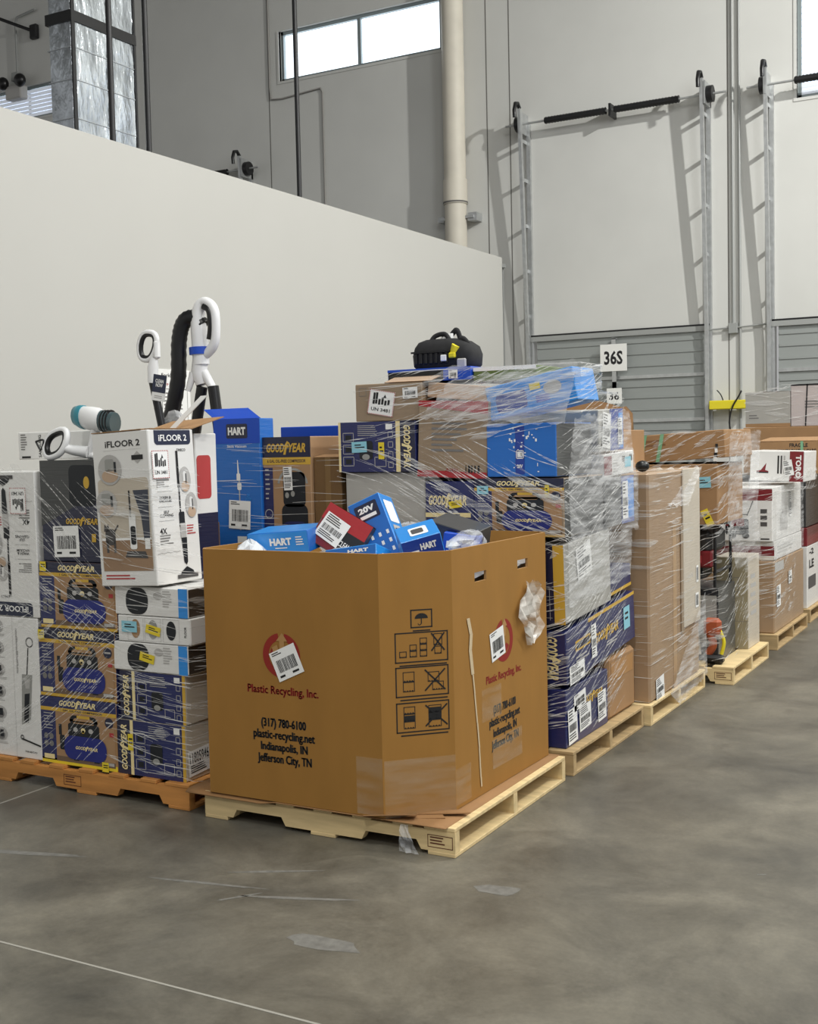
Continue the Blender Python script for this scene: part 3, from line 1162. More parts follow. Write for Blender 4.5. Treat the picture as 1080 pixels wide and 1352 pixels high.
def flat_white(label, ext, kind, note):
    c = Carton('robot_vacuum_carton', label, 'carton', ext, WHITE, group=G_FB, fm={'R': BROWNSIDE if kind == 'blue' else WHITE})
    d = c.on('product_picture', 'F')
    t = c.on('lettering', 'F')
    if kind == 'blue':
        d.rrect(.2, .04, .49, .97, .05, CONSOLE, 1)
        d.rect(.22, .35, .47, .37, GREYINK, 2)
        d.rect(.88, .0, .995, 1, HBLUE2, 1)
        d.ell(.62, .72, .06, .13, LGREY, 1)
        t.lines(.68, .3, .82, .9, 7, LGREY, 1, 3)
        q = c.on('end_label', 'R')
        q.rect(.45, .4, .8, .6, GREYINK, 1)
        q.lines(.48, .44, .76, .57, 2, LABEL, 2, 1)
    else:
        for u, m in ((.25, KRAFTP), (.49, STEEL), (.74, CONSOLE)):
            d.frame(u - .11, .06, u + .11, .95, .0015, LGREY, 1)
            d.ell(u, .52, .065, .36, m, 1)
        t.text('FLOOR', .93, .5, .03, .4, INK, 1, rot=90)
        q = c.on('lettering', 'R')
        q.text('FLOOR', .5, .45, .4, .2, INK, 1)
        c.on('blue_sticker', 'F').sticker(.17, .58, .09, .05, 0, 1, style='note', base=CYAN)
    if note:
        c.on('yellow_sticker', 'F').sticker(note, .5, .085, .04, -12, 1, style='note', base=YELL)
    c.done()


flat_white('flat white carton with blue stripe and a yellow tag, lowest of three', (-3.79, -3.355, 4.03, 4.48, .595, .725), 'blue', .47)
flat_white('flat white carton with three oval pictures, middle of three', (-3.755, -3.335, 4.03, 4.48, .728, .846), 'oval', .5)
flat_white('flat white carton with blue stripe, topmost of three, no yellow tag', (-3.79, -3.345, 4.03, 4.48, .849, .978), 'blue', None)

# the upright floor washer carton, top open
c = Carton('vacuum_carton', 'upright white floor washer carton with cat picture and open top flaps', 'carton', (-3.815, -3.478, 4.0, 4.30, .983, 1.672), WHITE, rot=(0, -2.6, -1.5), group=G_IF, fm={'T': KRAFT})
floor_washer_wide(c, 'F')
floor_washer_narrow(c, 'R')
w_, d_, h_ = c.d
g = c.mb('flap', 'bare cardboard top flap')


def flap(g, a, b, dirv, m, m2=None, t=.004):
    a, b, dv = Vector(a), Vector(b), Vector(dirv)
    n = (b - a).cross(dv).normalized() * t
    vs = [a, b, b + dv, a + dv, a + n, b + n, b + dv + n, a + dv + n]
    g.add(vs, [(0, 3, 2, 1), (0, 1, 5, 4), (1, 2, 6, 5), (2, 3, 7, 6), (3, 0, 4, 7)], m)
    g.add(vs, [(4, 5, 6, 7)], m2 or m)


flap(g, (-w_ / 2, -d_ / 2, h_ + .002), (-w_ / 2 + .30, -d_ / 2, h_ + .002), (.0, .14, .004), KRAFT, LABEL)
flap(g, (w_ / 2, -d_ / 2 + .02, h_ + .002), (w_ / 2, d_ / 2, h_ + .002), (-.27, .02, .0), KRAFT, KRAFT)
flap(g, (-w_ / 2 + .02, d_ / 2, h_ + .002), (w_ / 2, d_ / 2, h_ + .002), (.06, .16, .05), KRAFT, KRAFT)
g = c.mb('side_flap', 'white inner side of a raised flap')
flap(g, (.03, d_ / 2, h_ + .01), (.07, d_ / 2, h_ + .01), (.17, .04, .14), LABEL, LABEL)
c.done()

# support cartons and the sliver carton behind it on the same pallet
c = Carton('vacuum_carton', 'white carton with red picture wedged between the floor washer carton and the blue carton', 'carton', (-3.80, -3.535, 4.345, 4.505, .98, 1.66), WHITE, group=G_IF)
d = c.on('product_picture', 'R')
d.rect(.02, .0, .98, .45, NAVY_D, 0)
d.rrect(.05, .55, .7, .85, .02, PINKRED, 0)
d = c.on('product_picture', 'F')
d.rect(.0, .0, 1, .45, NAVY_D, 0)
d.rrect(.6, .55, .95, .85, .02, PINKRED, 0)
c.done()
for lab, e in (('plain brown carton low behind the navy cartons of the left stack', (-3.79, -3.40, 4.53, 4.98, PZ, .965)),
               ('plain brown carton low behind the compressor cartons of the left stack', (-4.5, -3.9, 4.45, 4.98, PZ, 1.20))):
    Carton('brown_carton', lab, 'carton', e, KRAFT_D).done()

# flat white box lying on top of the left stack
c = Carton('vacuum_carton', 'long white box lying flat on top of the left stack behind the loop handle', 'carton', (-4.63, -4.12, 4.30, 4.50, 1.553, 1.690), WHITE, rot=(0, 0, 0))
t = c.on('lettering', 'F')
t.text('SAMSUNG', .30, .48, .035, .82, INK, 1, rot=90)
t.lines(.04, .3, .14, .92, 7, GREYINK, 1, 3)
t.rect(.05, .05, .17, .12, INK, 1)
c.done()


def loop_handle(mb, c0, ax, up, rx, rz, m_out, m_in, thick=.022):
    """rounded ring of a vacuum grip: white shell, black inner grip"""
    c0, ax, up = Vector(c0), Vector(ax).normalized(), Vector(up).normalized()
    pts, pin = [], []
    for i in range(24):
        a = 2 * PI * i / 24
        sx, sz = math.copysign(abs(math.cos(a)) ** .75, math.cos(a)), math.copysign(abs(math.sin(a)) ** .75, math.sin(a))
        k = 1 - .18 * (sz < 0) * abs(sz)
        pts.append(c0 + ax * sx * rx * k + up * sz * rz)
        pin.append(c0 + ax * sx * (rx - thick * .55) * k + up * sz * (rz - thick * .55))
    mb[0].tube(pts, thick * .8, m_out, n=10, loop=True)
    mb[1].tube(pin, thick * .72, m_in, n=10, loop=True)


lv = thing('stick_vacuum', 'white vacuum with black loop grip lying on top of the left stack', 'vacuum', (-4.165, 4.10, 1.555))
a, b = MB(), MB()
loop_handle((a, b), (.0, 0, .072), (1, 0, .25), (0, .25, 1), .072, .062, WHITE_P, BLACKP, .02)
a.tube([(.06, .0, .05), (.09, .02, .04), (.15, .05, .03)], [.020, .024, .028], WHITE_P)
a.build('handle', lv)
b.build('grip', lv)
g = MB()
g.tube(smooth_path([(-.12, -.01, .085), (-.07, -.01, .09), (-.09, -.01, .045), (-.12, -.01, .085)]), .005, BLACKP, n=6)
g.build('trigger_loop', lv)

hv = thing('handheld_vacuum', 'white and teal handheld vacuum with clear cup on the left stack', 'vacuum', (-3.965, 4.18, 1.556))
hv.scale = (.72, .9, 1.15)
g = MB()
rg = []
for t, r in ((-.16, .036), (-.13, .046), (-.06, .05), (.0, .05), (.03, .045)):
    rg.append([(t, math.cos(2 * PI * j / 18) * r, .155 - .1 * t + math.sin(2 * PI * j / 18) * r) for j in range(18)])
g.rings(rg, WHITE_P)
g.build('motor_body', hv)
g = MB()
rg = []
for t, r in ((-.205, .03), (-.2, .04), (-.155, .049), (-.125, .05)):
    rg.append([(t, math.cos(2 * PI * j / 18) * r, .155 - .1 * t + math.sin(2 * PI * j / 18) * r) for j in range(18)])
g.rings(rg, TEAL)
g.build('battery_cap', hv)
g = MB()
g.tube([(.03, 0, .15), (.14, 0, .14)], [.045, .043], mat('smoky_cup_plastic', (70, 86, 90), .15), n=18)
for t in (.05, .075, .1):
    g.tube([(t, 0, .148), (t + .008, 0, .147)], .047, BLACKP, n=18)
g.build('dust_cup', hv)
g = MB()
g.tube(smooth_path([(-.03, 0, .12), (-.055, 0, .07), (-.08, 0, .02), (-.075, 0, .012)]), [.026] * 18 + [.02], WHITE_P)
g.box(-.11, -.04, -.025, .025, 0, .02, WHITE_P, .006)
g.build('grip', hv)

sv = thing('stick_vacuum', 'upright stick vacuum with loop handle and a navy hang tag behind the left stack', 'vacuum', (-3.94, 4.62, 1.203))
a, b = MB(), MB()
dx = -.085
loop_handle((a, b), (dx - .012, 0, .905), (1, 0, -.12), (.25, 0, 1), .055, .07, WHITE_P, BLACKP, .018)
a.tube([(dx + .028, 0, .845), (dx + .018, 0, .80), (dx + .012, 0, .72)], [.018, .028, .024], WHITE_P)
a.box(dx + .035, dx + .06, -.018, .018, .84, .93, WHITE_P, .008)
a.build('handle', sv)
b.build('grip', sv)
g = MB()
g.tube([(dx + .012, 0, .73), (.0, 0, .4), (.02, 0, .0)], .021, BLACKP, n=12)
g.build('wand', sv)
g = MB()
d = Dec(g, (dx + .03, -.035, .635), (.98, 0, -.17), (.17, 0, .98), (0, -1, 0), .085, .13)
g.box(0, 0, 0, 0, 0, 0, LABEL)
d.rect(0, 0, 1, 1, LABEL, 0)
d.rect(0, .32, 1, 1, NAVYLBL, 1)
d.text('CLEAN\nNOW', .5, .68, .62, .3, LABEL, 2, bold=.03)
d.lines(.2, .06, .8, .2, 2, LGREY, 1, 2)
q = Dec(g, (dx + .03 + .083, -.034, .62), (-.98, 0, .17), (.17, 0, .98), (0, 1, 0), .085, .13)
q.rect(0, 0, 1, 1, LABEL, 0)
g.build('hang_tag', sv)

# tall wet-dry vacuum whose handle and hose rise out of an open carton
c = Carton('vacuum_carton', 'open brown carton behind the left stack, holding the tall vacuum with the black hose', 'carton', (-4.77, -4.105, 5.22, 5.72, PZ, 1.60), KRAFT, bev=.003)
g = c.mb('flap')
w_, d_, h_ = c.d
flap(g, (-w_ / 2, d_ / 2, h_ + .002), (w_ / 2, d_ / 2, h_ + .002), (0, .15, .0), KRAFT, LABEL)
c.done()
vv = thing('upright_vacuum', 'tall white vacuum with black hose and two black tubes, highest of the vacuums', 'vacuum', (-4.565, 5.46, 1.607))
vv.scale = (1.16, 1.16, 1.16)
g = MB()
hp = smooth_path([(-.08, -.02, .0), (-.03, -.02, .13), (.03, -.02, .33), (.045, -.02, .52), (.075, -.015, .615), (.13, .0, .635), (.175, .01, .59)], 8)
g.tube(hp, [.038 + .003 * (i % 2) for i in range(len(hp))], BLACKP, n=14)
g.build('hose', vv)
g = MB()
gp = smooth_path([(.165, 0, .40), (.16, 0, .52), (.155, 0, .64), (.175, 0, .70), (.215, 0, .705), (.255, 0, .665), (.262, 0, .58), (.25, 0, .50), (.205, 0, .455), (.17, 0, .45)], 6)
g.tube(gp, [.042 - .018 * min(1, max(0, (i - 8) / 12)) for i in range(len(gp))], WHITE_P, n=14)
g.tube([(.165, 0, .30), (.15, 0, .36), (.165, 0, .46)], [.03, .042, .038], WHITE_P, n=14)
g.tube([(.13, -.02, .36), (.10, -.03, .27)], [.02, .014], WHITE_P)
g.tube([(.18, .0, .36), (.235, .0, .275)], [.024, .02], WHITE_P)
g.build('handle', vv)
g = MB()
g.tube(smooth_path([(.20, -.012, .685), (.235, -.012, .66), (.243, -.012, .58), (.232, -.012, .52)]), .017, BLACKP, n=10)
g.build('grip', vv)
g = MB()
g.tube([(.158, 0, .45), (.157, 0, .487)], .052, ROYAL, n=18)
g.build('blue_band', vv)
for x0, x1 in ((.165, .10), (.235, .27)):
    g = MB()
    g.tube([(x0, 0, .29), ((x0 + x1) / 2, 0, .15), (x1, .0, -.0)], .028, BLACKP, n=12)
    g.build('tube', vv)
g = MB()
random.seed(3)
rg = []
for k in range(6):
    z = .0 + .03 * k
    rg.append([(.02 + (.15 - .02 * k) * math.cos(2 * PI * j / 14) * random.uniform(.6, 1.1), -.05 + (.11 - .015 * k) * math.sin(2 * PI * j / 14) * random.uniform(.6, 1.1), z + random.uniform(-.01, .03)) for j in range(14)])
g.rings(rg, BAG, smooth=False)
g.build('plastic_bag', vv)

# ------------------------------------------------------------------ second row behind the left pallet
for lab, e in (('brown carton carrying the tall blue carton, hidden low down', (-4.15, -3.78, 5.22, 5.75, PZ, .62)),
               ('brown carton carrying the tall single compressor carton, hidden low down', (-3.77, -3.44, 5.22, 5.75, PZ, .86)),
               ):
    Carton('brown_carton', lab, 'carton', e, KRAFT_D).done()
c = Carton('stick_vacuum_carton', 'tall blue stick vacuum carton with a raised flap and white barcode label', 'carton', (-4.095, -3.785, 5.2, 5.33, .622, 1.745), HBLUE)
p = c.on('printed_band', 'F', label='royal blue top band')
p.rect(0, .88, 1, 1, ROYAL, 0)
t = c.on('lettering', 'F')
t.rrect(.28, .905, .74, .975, .01, NAVY_D, 1)
t.text('HART', .51, .94, .38, .038, LABEL, 3, bold=.05)
t.text('Stick Vacuum', .5, .867, .42, .013, LABEL, 1)
t.text('20V\nSYSTEM', .72, .62, .13, .035, HBLUE2, 2)
d = c.on('product_picture', 'F')
d.poly(((.50, .80), (.515, .80), (.54, .72), (.50, .72)), LABEL, 1)
d.rrect(.48, .70, .56, .735, .005, LABEL, 2)
d.rect(.52, .46, .545, .70, LGREY, 1)
d.rrect(.49, .655, .58, .69, .008, LABEL, 2)
d.rect(.46, .35, .66, .43, LABEL, 1)
d.rrect(.47, .30, .65, .37, .02, CONSOLE, 2)
d.poly(((.48, .30), (.66, .30), (.64, .20), (.50, .20)), LABEL, 2)
q = c.on('shipping_label', 'F')
q.sticker(.53, .535, .145, .155, -3, 8)
g = c.mb('flap', 'raised royal blue flap')
w_, d_, h_ = c.d
flap(g, (w_ / 2, -d_ / 2 + .012, h_ + .001), (-w_ / 2, -d_ / 2 + .012, h_ + .001), (-.155, .10, .06), ROYAL, ROYAL)
c.done()
c = Carton('compressor_carton', 'tall upright compressor carton beside the blue stick vacuum carton', 'carton', (-3.785, -3.475, 5.22, 5.55, .862, 1.64), KRAFTP, fm={'T': NAVY})
p = c.on('printed_band', 'F')
p.rect(0, .86, 1, 1, NAVY_D, 0)
p.rect(0, .81, 1, .86, GOLD, 0)
p.text('6 GAL OIL-FREE COMPRESSOR', .5, .835, .8, .022, NAVY_D, 1)
t = c.on('lettering', 'F')
brand_gy(t, .5, .925, .84, .062, GOLD, 2)
d = c.on('product_picture', 'F')
d.rect(0, .05, .21, .79, NAVY, 0)
d.lines(.05, .55, .16, .78, 7, LGREY, 1, 3, .3)
for v in (.47, .33):
    d.arc(.11, v, .026, .004, 0, 360, LGREY, 1, 18)
d.rrect(.42, .52, .88, .76, .03, CONSOLE, 1)
d.rrect(.38, .30, .92, .54, .04, CONSOLE, 1)
d.rrect(.34, .12, .96, .42, .06, NAVY, 2)
d.arc(.62, .66, .10, .014, 10, 170, STEEL, 1, 14)
d.ell(.5, .60, .04, .02, STEEL, 3)
d.ell(.62, .61, .04, .02, STEEL, 3)
brand_gy(d, .62, .24, .3, .03, GOLD_L, 4)
c.on('shipping_label', 'F').sticker(.53, .715, .055, .125, 2, 5, style='ship')
c.done()
c = Carton('brown_carton', 'plain dark brown carton right of the tall compressor carton, top open', 'carton', (-3.47, -3.30, 5.24, 5.6, PZ, 1.525), KRAFT_D, body='carton')
w_, d_, h_ = c.d
flap(c.mb('flap'), (-w_ / 2, -d_ / 2, h_ + .001), (w_ / 2, -d_ / 2, h_ + .001), (0, .1, .012), KRAFT, KRAFT)
c.on('tape', 'F').rect(.42, .4, .62, 1, mat('brown_tape', (128, 100, 62), .35), 1)
c.done()
for lab, e in (('brown carton under the slanting blue carton, hidden', (-4.1, -3.5, 5.8, 6.2, PZ, 1.42)),):
    Carton('brown_carton', lab, 'carton', e, KRAFT_D).done()
c = Carton('blue_carton', 'blue carton lying aslant with a red picture on its end, behind the compressor carton', 'carton', (-4.0, -3.46, 5.70, 6.1, 1.45, 1.70), ROYAL, rot=(0, 0, 0), fm={'R': MAROON})
d = c.on('product_picture', 'F')
d.poly(((.86, .3), (1, .2), (1, .95), (.88, .9)), PINKRED, 1)
d.ell(.93, .65, .04, .15, SKIN, 2)
d.poly(((.62, .0), (.95, .85), (.93, .88), (.6, .03)), LGREY, 2)
c.done()


# ------------------------------------------------------------------ the bulk bin
bin_ = thing('bulk_bin', 'big brown cardboard recycling bin full of packaged goods on a pine pallet', 'bulk bin', (-2.66, 4.55, PZ))
BO = Vector((-2.66, 4.55, PZ))
BH = 1.05
PTS = [(-3.225, 4.0), (-3.195, 3.957), (-2.335, 3.957), (-2.122, 4.17), (-2.105, 5.10), (-2.15, 5.15), (-3.12, 5.15), (-3.215, 5.05)]
wall = MB()
TW = .012


def panel(p0, p1, holes=()):
    a, b = Vector((*p0, 0)) - Vector((BO.x, BO.y, 0)), Vector((*p1, 0)) - Vector((BO.x, BO.y, 0))
    U = (b - a).normalized()
    N = Vector((U.y, -U.x, 0))
    w = (b - a).length
    us = sorted({0, w, *[h[0] for h in holes], *[h[1] for h in holes]})
    vs = sorted({0.004, BH, *[h[2] for h in holes], *[h[3] for h in holes]})
    for i in range(len(us) - 1):
        for k in range(len(vs) - 1):
            cu, cv = (us[i] + us[i + 1]) / 2, (vs[k] + vs[k + 1]) / 2
            if any(h[0] < cu < h[1] and h[2] < cv < h[3] for h in holes):
                continue

            def q(u, v, n):
                return a + U * u + Vector((0, 0, v)) - N * n
            u0, u1, v0, v1 = us[i], us[i + 1], vs[k], vs[k + 1]
            e0 = TW * .4
            vv_ = [q(u0, v0, 0), q(u1, v0, 0), q(u1, v1, 0), q(u0, v1, 0), q(u0, v0, TW), q(u1, v0, TW), q(u1, v1, TW), q(u0, v1, TW)]
            wall.add(vv_, [(0, 1, 2, 3), (5, 4, 7, 6)], BINK)
            wall.add(vv_, [(3, 2, 6, 7), (1, 0, 4, 5), (0, 3, 7, 4), (2, 1, 5, 6)], BINK_E)
    return lambda mb: Dec(mb, a, U, (0, 0, 1), N, w, BH)


decs = []
for i in range(8):
    hol = ((.20, .31, .90, .94), (.62, .73, .91, .95)) if i == 3 else ()
    decs.append(panel(PTS[i], PTS[(i + 1) % 8], hol))
wall.build('bin_wall', bin_)
g = MB()                                    # crumpled bottom flaps showing at the front right corner
for k, (x, y, a) in enumerate(((-2.26, 4.055, .5), (-2.19, 4.12, .7), (-2.33, 3.985, .15))):
    flap(g, (x - BO.x - .1, y - BO.y - .03, .004), (x - BO.x + .1, y - BO.y + .05, .012), (.05 * math.sin(a) + .02, -.045, -.006 + .012 * k), SLIP, SLIP)
g.build('bottom_flap', bin_)


def bin_print(i, cu, has_tail=True):
    f = decs[i]
    g = MB()
    d = f(g)
    R_ = .093
    v = .59
    d.arc(cu, v, R_, .030, 100, 440, BRICK, 0, 40)
    # inner arrow of the logo
    s = d.sub(cu, v, .2, .2, 0)
    s.poly(((.46, .52), (.46, .80), (.38, .80), (.53, .97), (.66, .80), (.58, .80), (.58, .60)), BINK_E, 1)
    s.arc(.5, .5, .056, .03, 150, 330, BRICK, 0, 20)
    s.poly(((.30, .55), (.44, .60), (.40, .72), (.28, .66)), BINK_E, 1)
    g.build('logo', bin_)['label'] = 'round brick red recycling logo'
    g = MB()
    d = f(g)
    for e in (-.0014, .0014):
        d.text('Plastic Recycling, Inc.', cu + e / d.w, .446, .352 / d.w, .042, BRICK, 0, bold=.012)
    g.build('lettering', bin_)['label'] = 'brick red company name'
    g = MB()
    d = f(g)
    for k, (st, w) in enumerate((('(317) 780-6100', .222), ('plastic-recycling.net', .305), ('Indianapolis, IN', .232), ('Jefferson City, TN', .268))):
        for e in (-.0017, .0017):
            d.text(st, cu + e / d.w, .315 - .0475 * k, w / d.w, .0455 if k != 2 else .043, INK, 0, bold=.014)
    g.build('lettering', bin_)['label'] = 'black phone number and address lines'


bin_print(1, .455)
bin_print(3, .50)
g = MB()
decs[1](g).sticker(.485, .565, .135, .125, 24, 21, L=2)
g.build('shipping_label', bin_)
g = MB()
decs[3](g).sticker(.43, .585, .135, .125, 10, 22, L=2)
g.build('shipping_label', bin_)
# handling symbols on the slanting corner panel
g = MB()
d = decs[2](g)
u0, u1 = .20, .93


def rframe(d, a, b, c_, e, t=.005):
    d.frame(a, b, c_, e, t, INK, 0)


rframe(d, .42, .715, .72, .785)
d.poly([(.57 + .09 * math.cos(math.radians(x)) , .75 + .02 * math.sin(math.radians(x))) for x in range(0, 181, 15)], INK, 0)
d.line(.57, .73, .57, .75, .004, INK, 0)
d.arc(.545, .732, .008, .003, 180, 360, INK, 0, 8)
d.rect(.45, .702, .69, .707, INK, 0)


def stack(d, u, v, n, w=.085, h=.03, t=.003):
    for i in range(n):
        d.frame(u, v + h * i, u + w, v + h * (i + 1), t, INK, 0)
    for i in range(n):
        for j in range(4):
            d.rect(u + w * (.1 + .22 * j), v + h * i, u + w * (.2 + .22 * j), v + h * i + .006, INK, 0)


def cross(d, a, b, c_, e):
    d.line(a, b, c_, e, .006, INK, 1)
    d.line(a, e, c_, b, .006, INK, 1)


for k, v in enumerate((.585, .455, .32)):
    rframe(d, u0, v, u1, v + .115)
    d.rect(u0 + .06, v - .013, u1 - .02, v - .008, INK, 0)
for i in range(3):
    stack(d, .26 + .14 * i, .605, i + 1, .10, .024)
stack(d, .74, .612, 1, .1, .03)
stack(d, .73, .645, 1, .12, .045)
cross(d, .70, .625, .88, .692)
stack(d, .30, .475, 2, .16, .038)
stack(d, .64, .508, 1, .16, .038)
stack(d, .70, .475, 1, .16, .033)
cross(d, .60, .475, .88, .555)
stack(d, .30, .335, 3, .16, .028)
stack(d, .64, .335, 3, .18, .028)
d.rect(.31, .365, .45, .385, INK, 0)
d.rect(.65, .365, .81, .41, INK, 0)
cross(d, .60, .34, .90, .42)
g.build('handling_symbols', bin_)['label'] = 'black stacking and keep dry symbols'
# tape, torn bag
for i, e in ((2, (.02, .0, 1, .22)), (1, (.86, .01, 1, .23)), (3, (.0, .02, .14, .16)), (3, (.36, .08, .68, .2)), (3, (.26, .29, .46, .42))):
    g = MB()
    decs[i](g).rect(*e, TAPE, 2)
    g.build('clear_tape', bin_)
g = MB()
pts = []
f = decs[3](g)
zz = [(.14, .725), (.165, .66), (.155, .6), (.175, .5), (.19, .42), (.21, .3), (.225, .2), (.235, .08), (.24, .04)]
for i in range(len(zz) - 1):
    (ua, va), (ub, vb) = zz[i], zz[i + 1]
    wa = .028 if i < 3 else .012
    f.poly(((ua - wa / 2, va), (ua + wa / 2, va), (ub + wa / 2, vb), (ub - wa / 2, vb))[::-1], mat('twisted_tape', (206, 186, 152), .3), 3 + i % 2)
g.build('loose_tape', bin_)
g = MB()
random.seed(12)
rows = []
for k in range(9):
    v = .81 - .034 * k
    cu = .775 + .02 * math.sin(k * 1.3)
    wd = (.10, .2, .25, .27, .26, .27, .22, .12, .05)[k]
    rows.append([f.p(cu + wd * (j / 7 - .5), v + random.uniform(-.008, .008), 6) + f.N * random.uniform(.0, .03) for j in range(8)])
g.rings(rows, film_mat('torn_bag_plastic', .6, .12, (226, 222, 214), 14), closed=False, cap=False, smooth=False)
g.build('torn_plastic_bag', bin_)

# slip sheet between bin and pallet
sh = MB()
rows = []
for i in range(17):
    x = -3.33 + i * (1.27) / 16
    rows.append([(x, y, PZ + .0016 + dz) for y, dz in ((3.952, -.014 * (x < -2.9)), (3.970, -.003 * (x < -2.9)), (4.0, .0), (4.5, 0.0), (5.05, 0), (5.13, .0))])
sh.rings(rows, SLIP, closed=False, cap=False, smooth=True)
o = tag(sh.build('slip_sheet'), 'cardboard slip sheet with drooping front edge between the bulk bin and its pallet', 'sheet')
md = o.modifiers.new('thick', 'SOLIDIFY')
md.thickness = .003
md.offset = 1
g = MB()
rows = []
random.seed(5)
for k in range(6):
    rows.append([(-2.245 + (j / 5 - .5) * (.03 + .012 * k) + .006 * k, 3.955 - .004 * k + random.uniform(-.008, .008), .108 - .0205 * k) for j in range(6)])
g.rings(rows, BAG, closed=False, cap=False, smooth=False)
tag(g.build('plastic_scrap'), 'torn scrap of clear plastic hanging from the front of the pine pallet', 'plastic scrap')

# bagged goods in the bin
g = MB()
random.seed(21)
nx, ny = 26, 22
rows = []
for i in range(nx):
    row = []
    for j in range(ny):
        x, y = -3.17 + 1.02 * i / (nx - 1), 4.02 + 1.05 * j / (ny - 1)
        e = min(i, nx - 1 - i, j, ny - 1 - j) / 4
        z = 1.03 + .05 * min(1, e) + random.uniform(-.035, .035) * min(1, e + .3)
        row.append((x, y, z))
    rows.append(row)
g.rings(rows, mat('white_film_bundle', (206, 206, 206), .3), closed=False, cap=False, smooth=False)
base = [(-3.17, 4.02), (-2.15, 4.02), (-2.15, 5.07), (-3.17, 5.07)]
g.add([(x, y, PZ + .004) for x, y in base] + [(x, y, 1.03) for x, y in base], [(0, 1, 5, 4), (1, 2, 6, 5), (2, 3, 7, 6), (3, 0, 4, 7)], mat('white_film_bundle', (206, 206, 206), .3))
o = g.build('plastic_wrap_filling')
for v in o.data.vertices:
    x, y = v.co.x, v.co.y
    s_ = (x - y) - (-2.15 - 4.02 - .20)
    if s_ > 0:
        v.co.x -= s_ / 2 + .012
        v.co.y += s_ / 2 + .012
tag(o, 'crumpled clear and white plastic filling the bulk bin under the packages', 'plastic film', kind='stuff')


def pack(name, label, cen, dims, rot, m, fm=None, art=None, group='packaged goods heaped in the bulk bin'):
    w, d, h = dims
    c = Carton(name, label, 'package', (-w / 2, w / 2, -d / 2, d / 2, 0, h), m, rot=rot, group=group, fm=fm, bev=.003)
    c.root.location = cen
    if art:
        art(c)
    c.done()
    return c


def art_hart(c):
    t = c.on('lettering', 'F')
    t.text('HART', .55, .55, .36, .34, LABEL, 2, bold=.05)
    t.lines(.8, .3, .95, .75, 4, LABEL, 1, 3)
    t.rect(.07, .3, .16, .6, LABEL, 1)
    t.lines(.45, .18, .75, .28, 1, LABEL, 1, 3)


def art_tall(c):
    t = c.on('lettering', 'F')
    t.rrect(.15, .68, .85, .93, .008, NAVY_D, 1)
    t.text('20V', .5, .84, .5, .09, LABEL, 2, bold=.05)
    t.rect(.25, .71, .75, .76, LABEL, 2)
    for i in range(14):
        t.rect(.1 + .24 * (i % 4), .12 + .13 * (i // 4), .18 + .24 * (i % 4), .18 + .13 * (i // 4), LABEL, 1)
    p = c.on('product_picture', 'R')
    p.rrect(.15, .55, .85, .9, .01, LABEL, 1)
    p.rrect(.2, .1, .75, .5, .01, LGREY, 1)
    p.rect(.3, .15, .55, .45, CONSOLE, 2)
    p = c.on('product_picture', 'T')
    p.rrect(.2, .25, .8, .75, .01, CONSOLE, 1)


def art_small(c):
    t = c.on('lettering', 'F')
    t.rect(.1, .35, .4, .65, LABEL, 1)
    t.text('HART', .65, .72, .4, .2, LABEL, 2, bold=.05)
    for i in range(4):
        t.rect(.12 + .2 * i, .1, .25 + .2 * i, .25, LABEL, 1)
    p = c.on('product_picture', 'R')
    p.rrect(.35, .2, .8, .6, .01, LABEL, 1)
    p.rrect(.4, .25, .7, .5, .01, CATP, 2)
    p = c.on('product_picture', 'T')
    p.rrect(.3, .2, .75, .7, .01, LABEL, 1)
    p.rrect(.35, .3, .65, .6, .01, CATP, 2)


def art_red(c):
    t = c.on('product_picture', 'F')
    t.rect(.0, .6, 1, 1, RED, 1)
    t.rect(.55, .0, 1, .6, CONSOLE, 1)
    t.text('CLEANER', .75, .3, .36, .14, LABEL, 3)
    p = c.on('product_picture', 'T')
    p.rect(.0, .0, 1, .5, RED, 1)
    p.lines(.1, .55, .8, .95, 4, CATP, 1, 4)
    c.on('shipping_label', 'F').sticker(.33, .48, .13, .115, -4, 13, style='ship')


pack('tool_package', 'flat blue package with white lettering at the front left of the bin', (-3.005, 4.33, 1.135), (.30, .2, .095), (6, -4, 6), HBLUE, {'F': HBLUE2, 'T': HBLUE2}, art_hart)
pack('cleaner_package', 'red and black package with white label, tilted left of centre in the bin', (-2.80, 4.40, 1.10), (.24, .2, .19), (-20, 27, 0), DGREY, {'T': RED, 'F': MAROON}, art_red)
pack('battery_package', 'tall bright blue package standing aslant at the centre of the bin', (-2.555, 4.46, 1.07), (.155, .16, .30), (-12, -24, 14), HBLUE2, {'F': HBLUE, 'R': HBLUE2}, art_tall)
pack('tool_package', 'short blue package lying at the front rim below the tall blue one', (-2.55, 4.16, 1.085), (.24, .13, .075), (-18, -8, 4), HBLUE2, {'F': HBLUE}, art_small)
pack('tool_package', 'blue package with white tool picture on top, right of centre in the bin', (-2.335, 4.34, 1.10), (.17, .19, .14), (14, -14, 34), HBLUE2, {'F': HBLUE_D, 'T': HBLUE2}, art_small)
pack('tool_package', 'black package with a small blue badge at the back right of the bin', (-2.34, 4.66, 1.125), (.23, .16, .12), (10, 14, -4), DGREY, {'F': NAVY_D}, lambda c: (c.on('badge', 'F').rrect(.04, .5, .22, .92, .006, HBLUE2, 1), c.on('lettering', 'F').text('H', .13, .7, .07, .22, LABEL, 2, bold=.06)))
pack('tool_package', 'royal blue bagged package at the right end of the bin', (-2.29, 4.60, 1.10), (.16, .16, .1), (0, 8, 20), ROYAL, None, art_small)


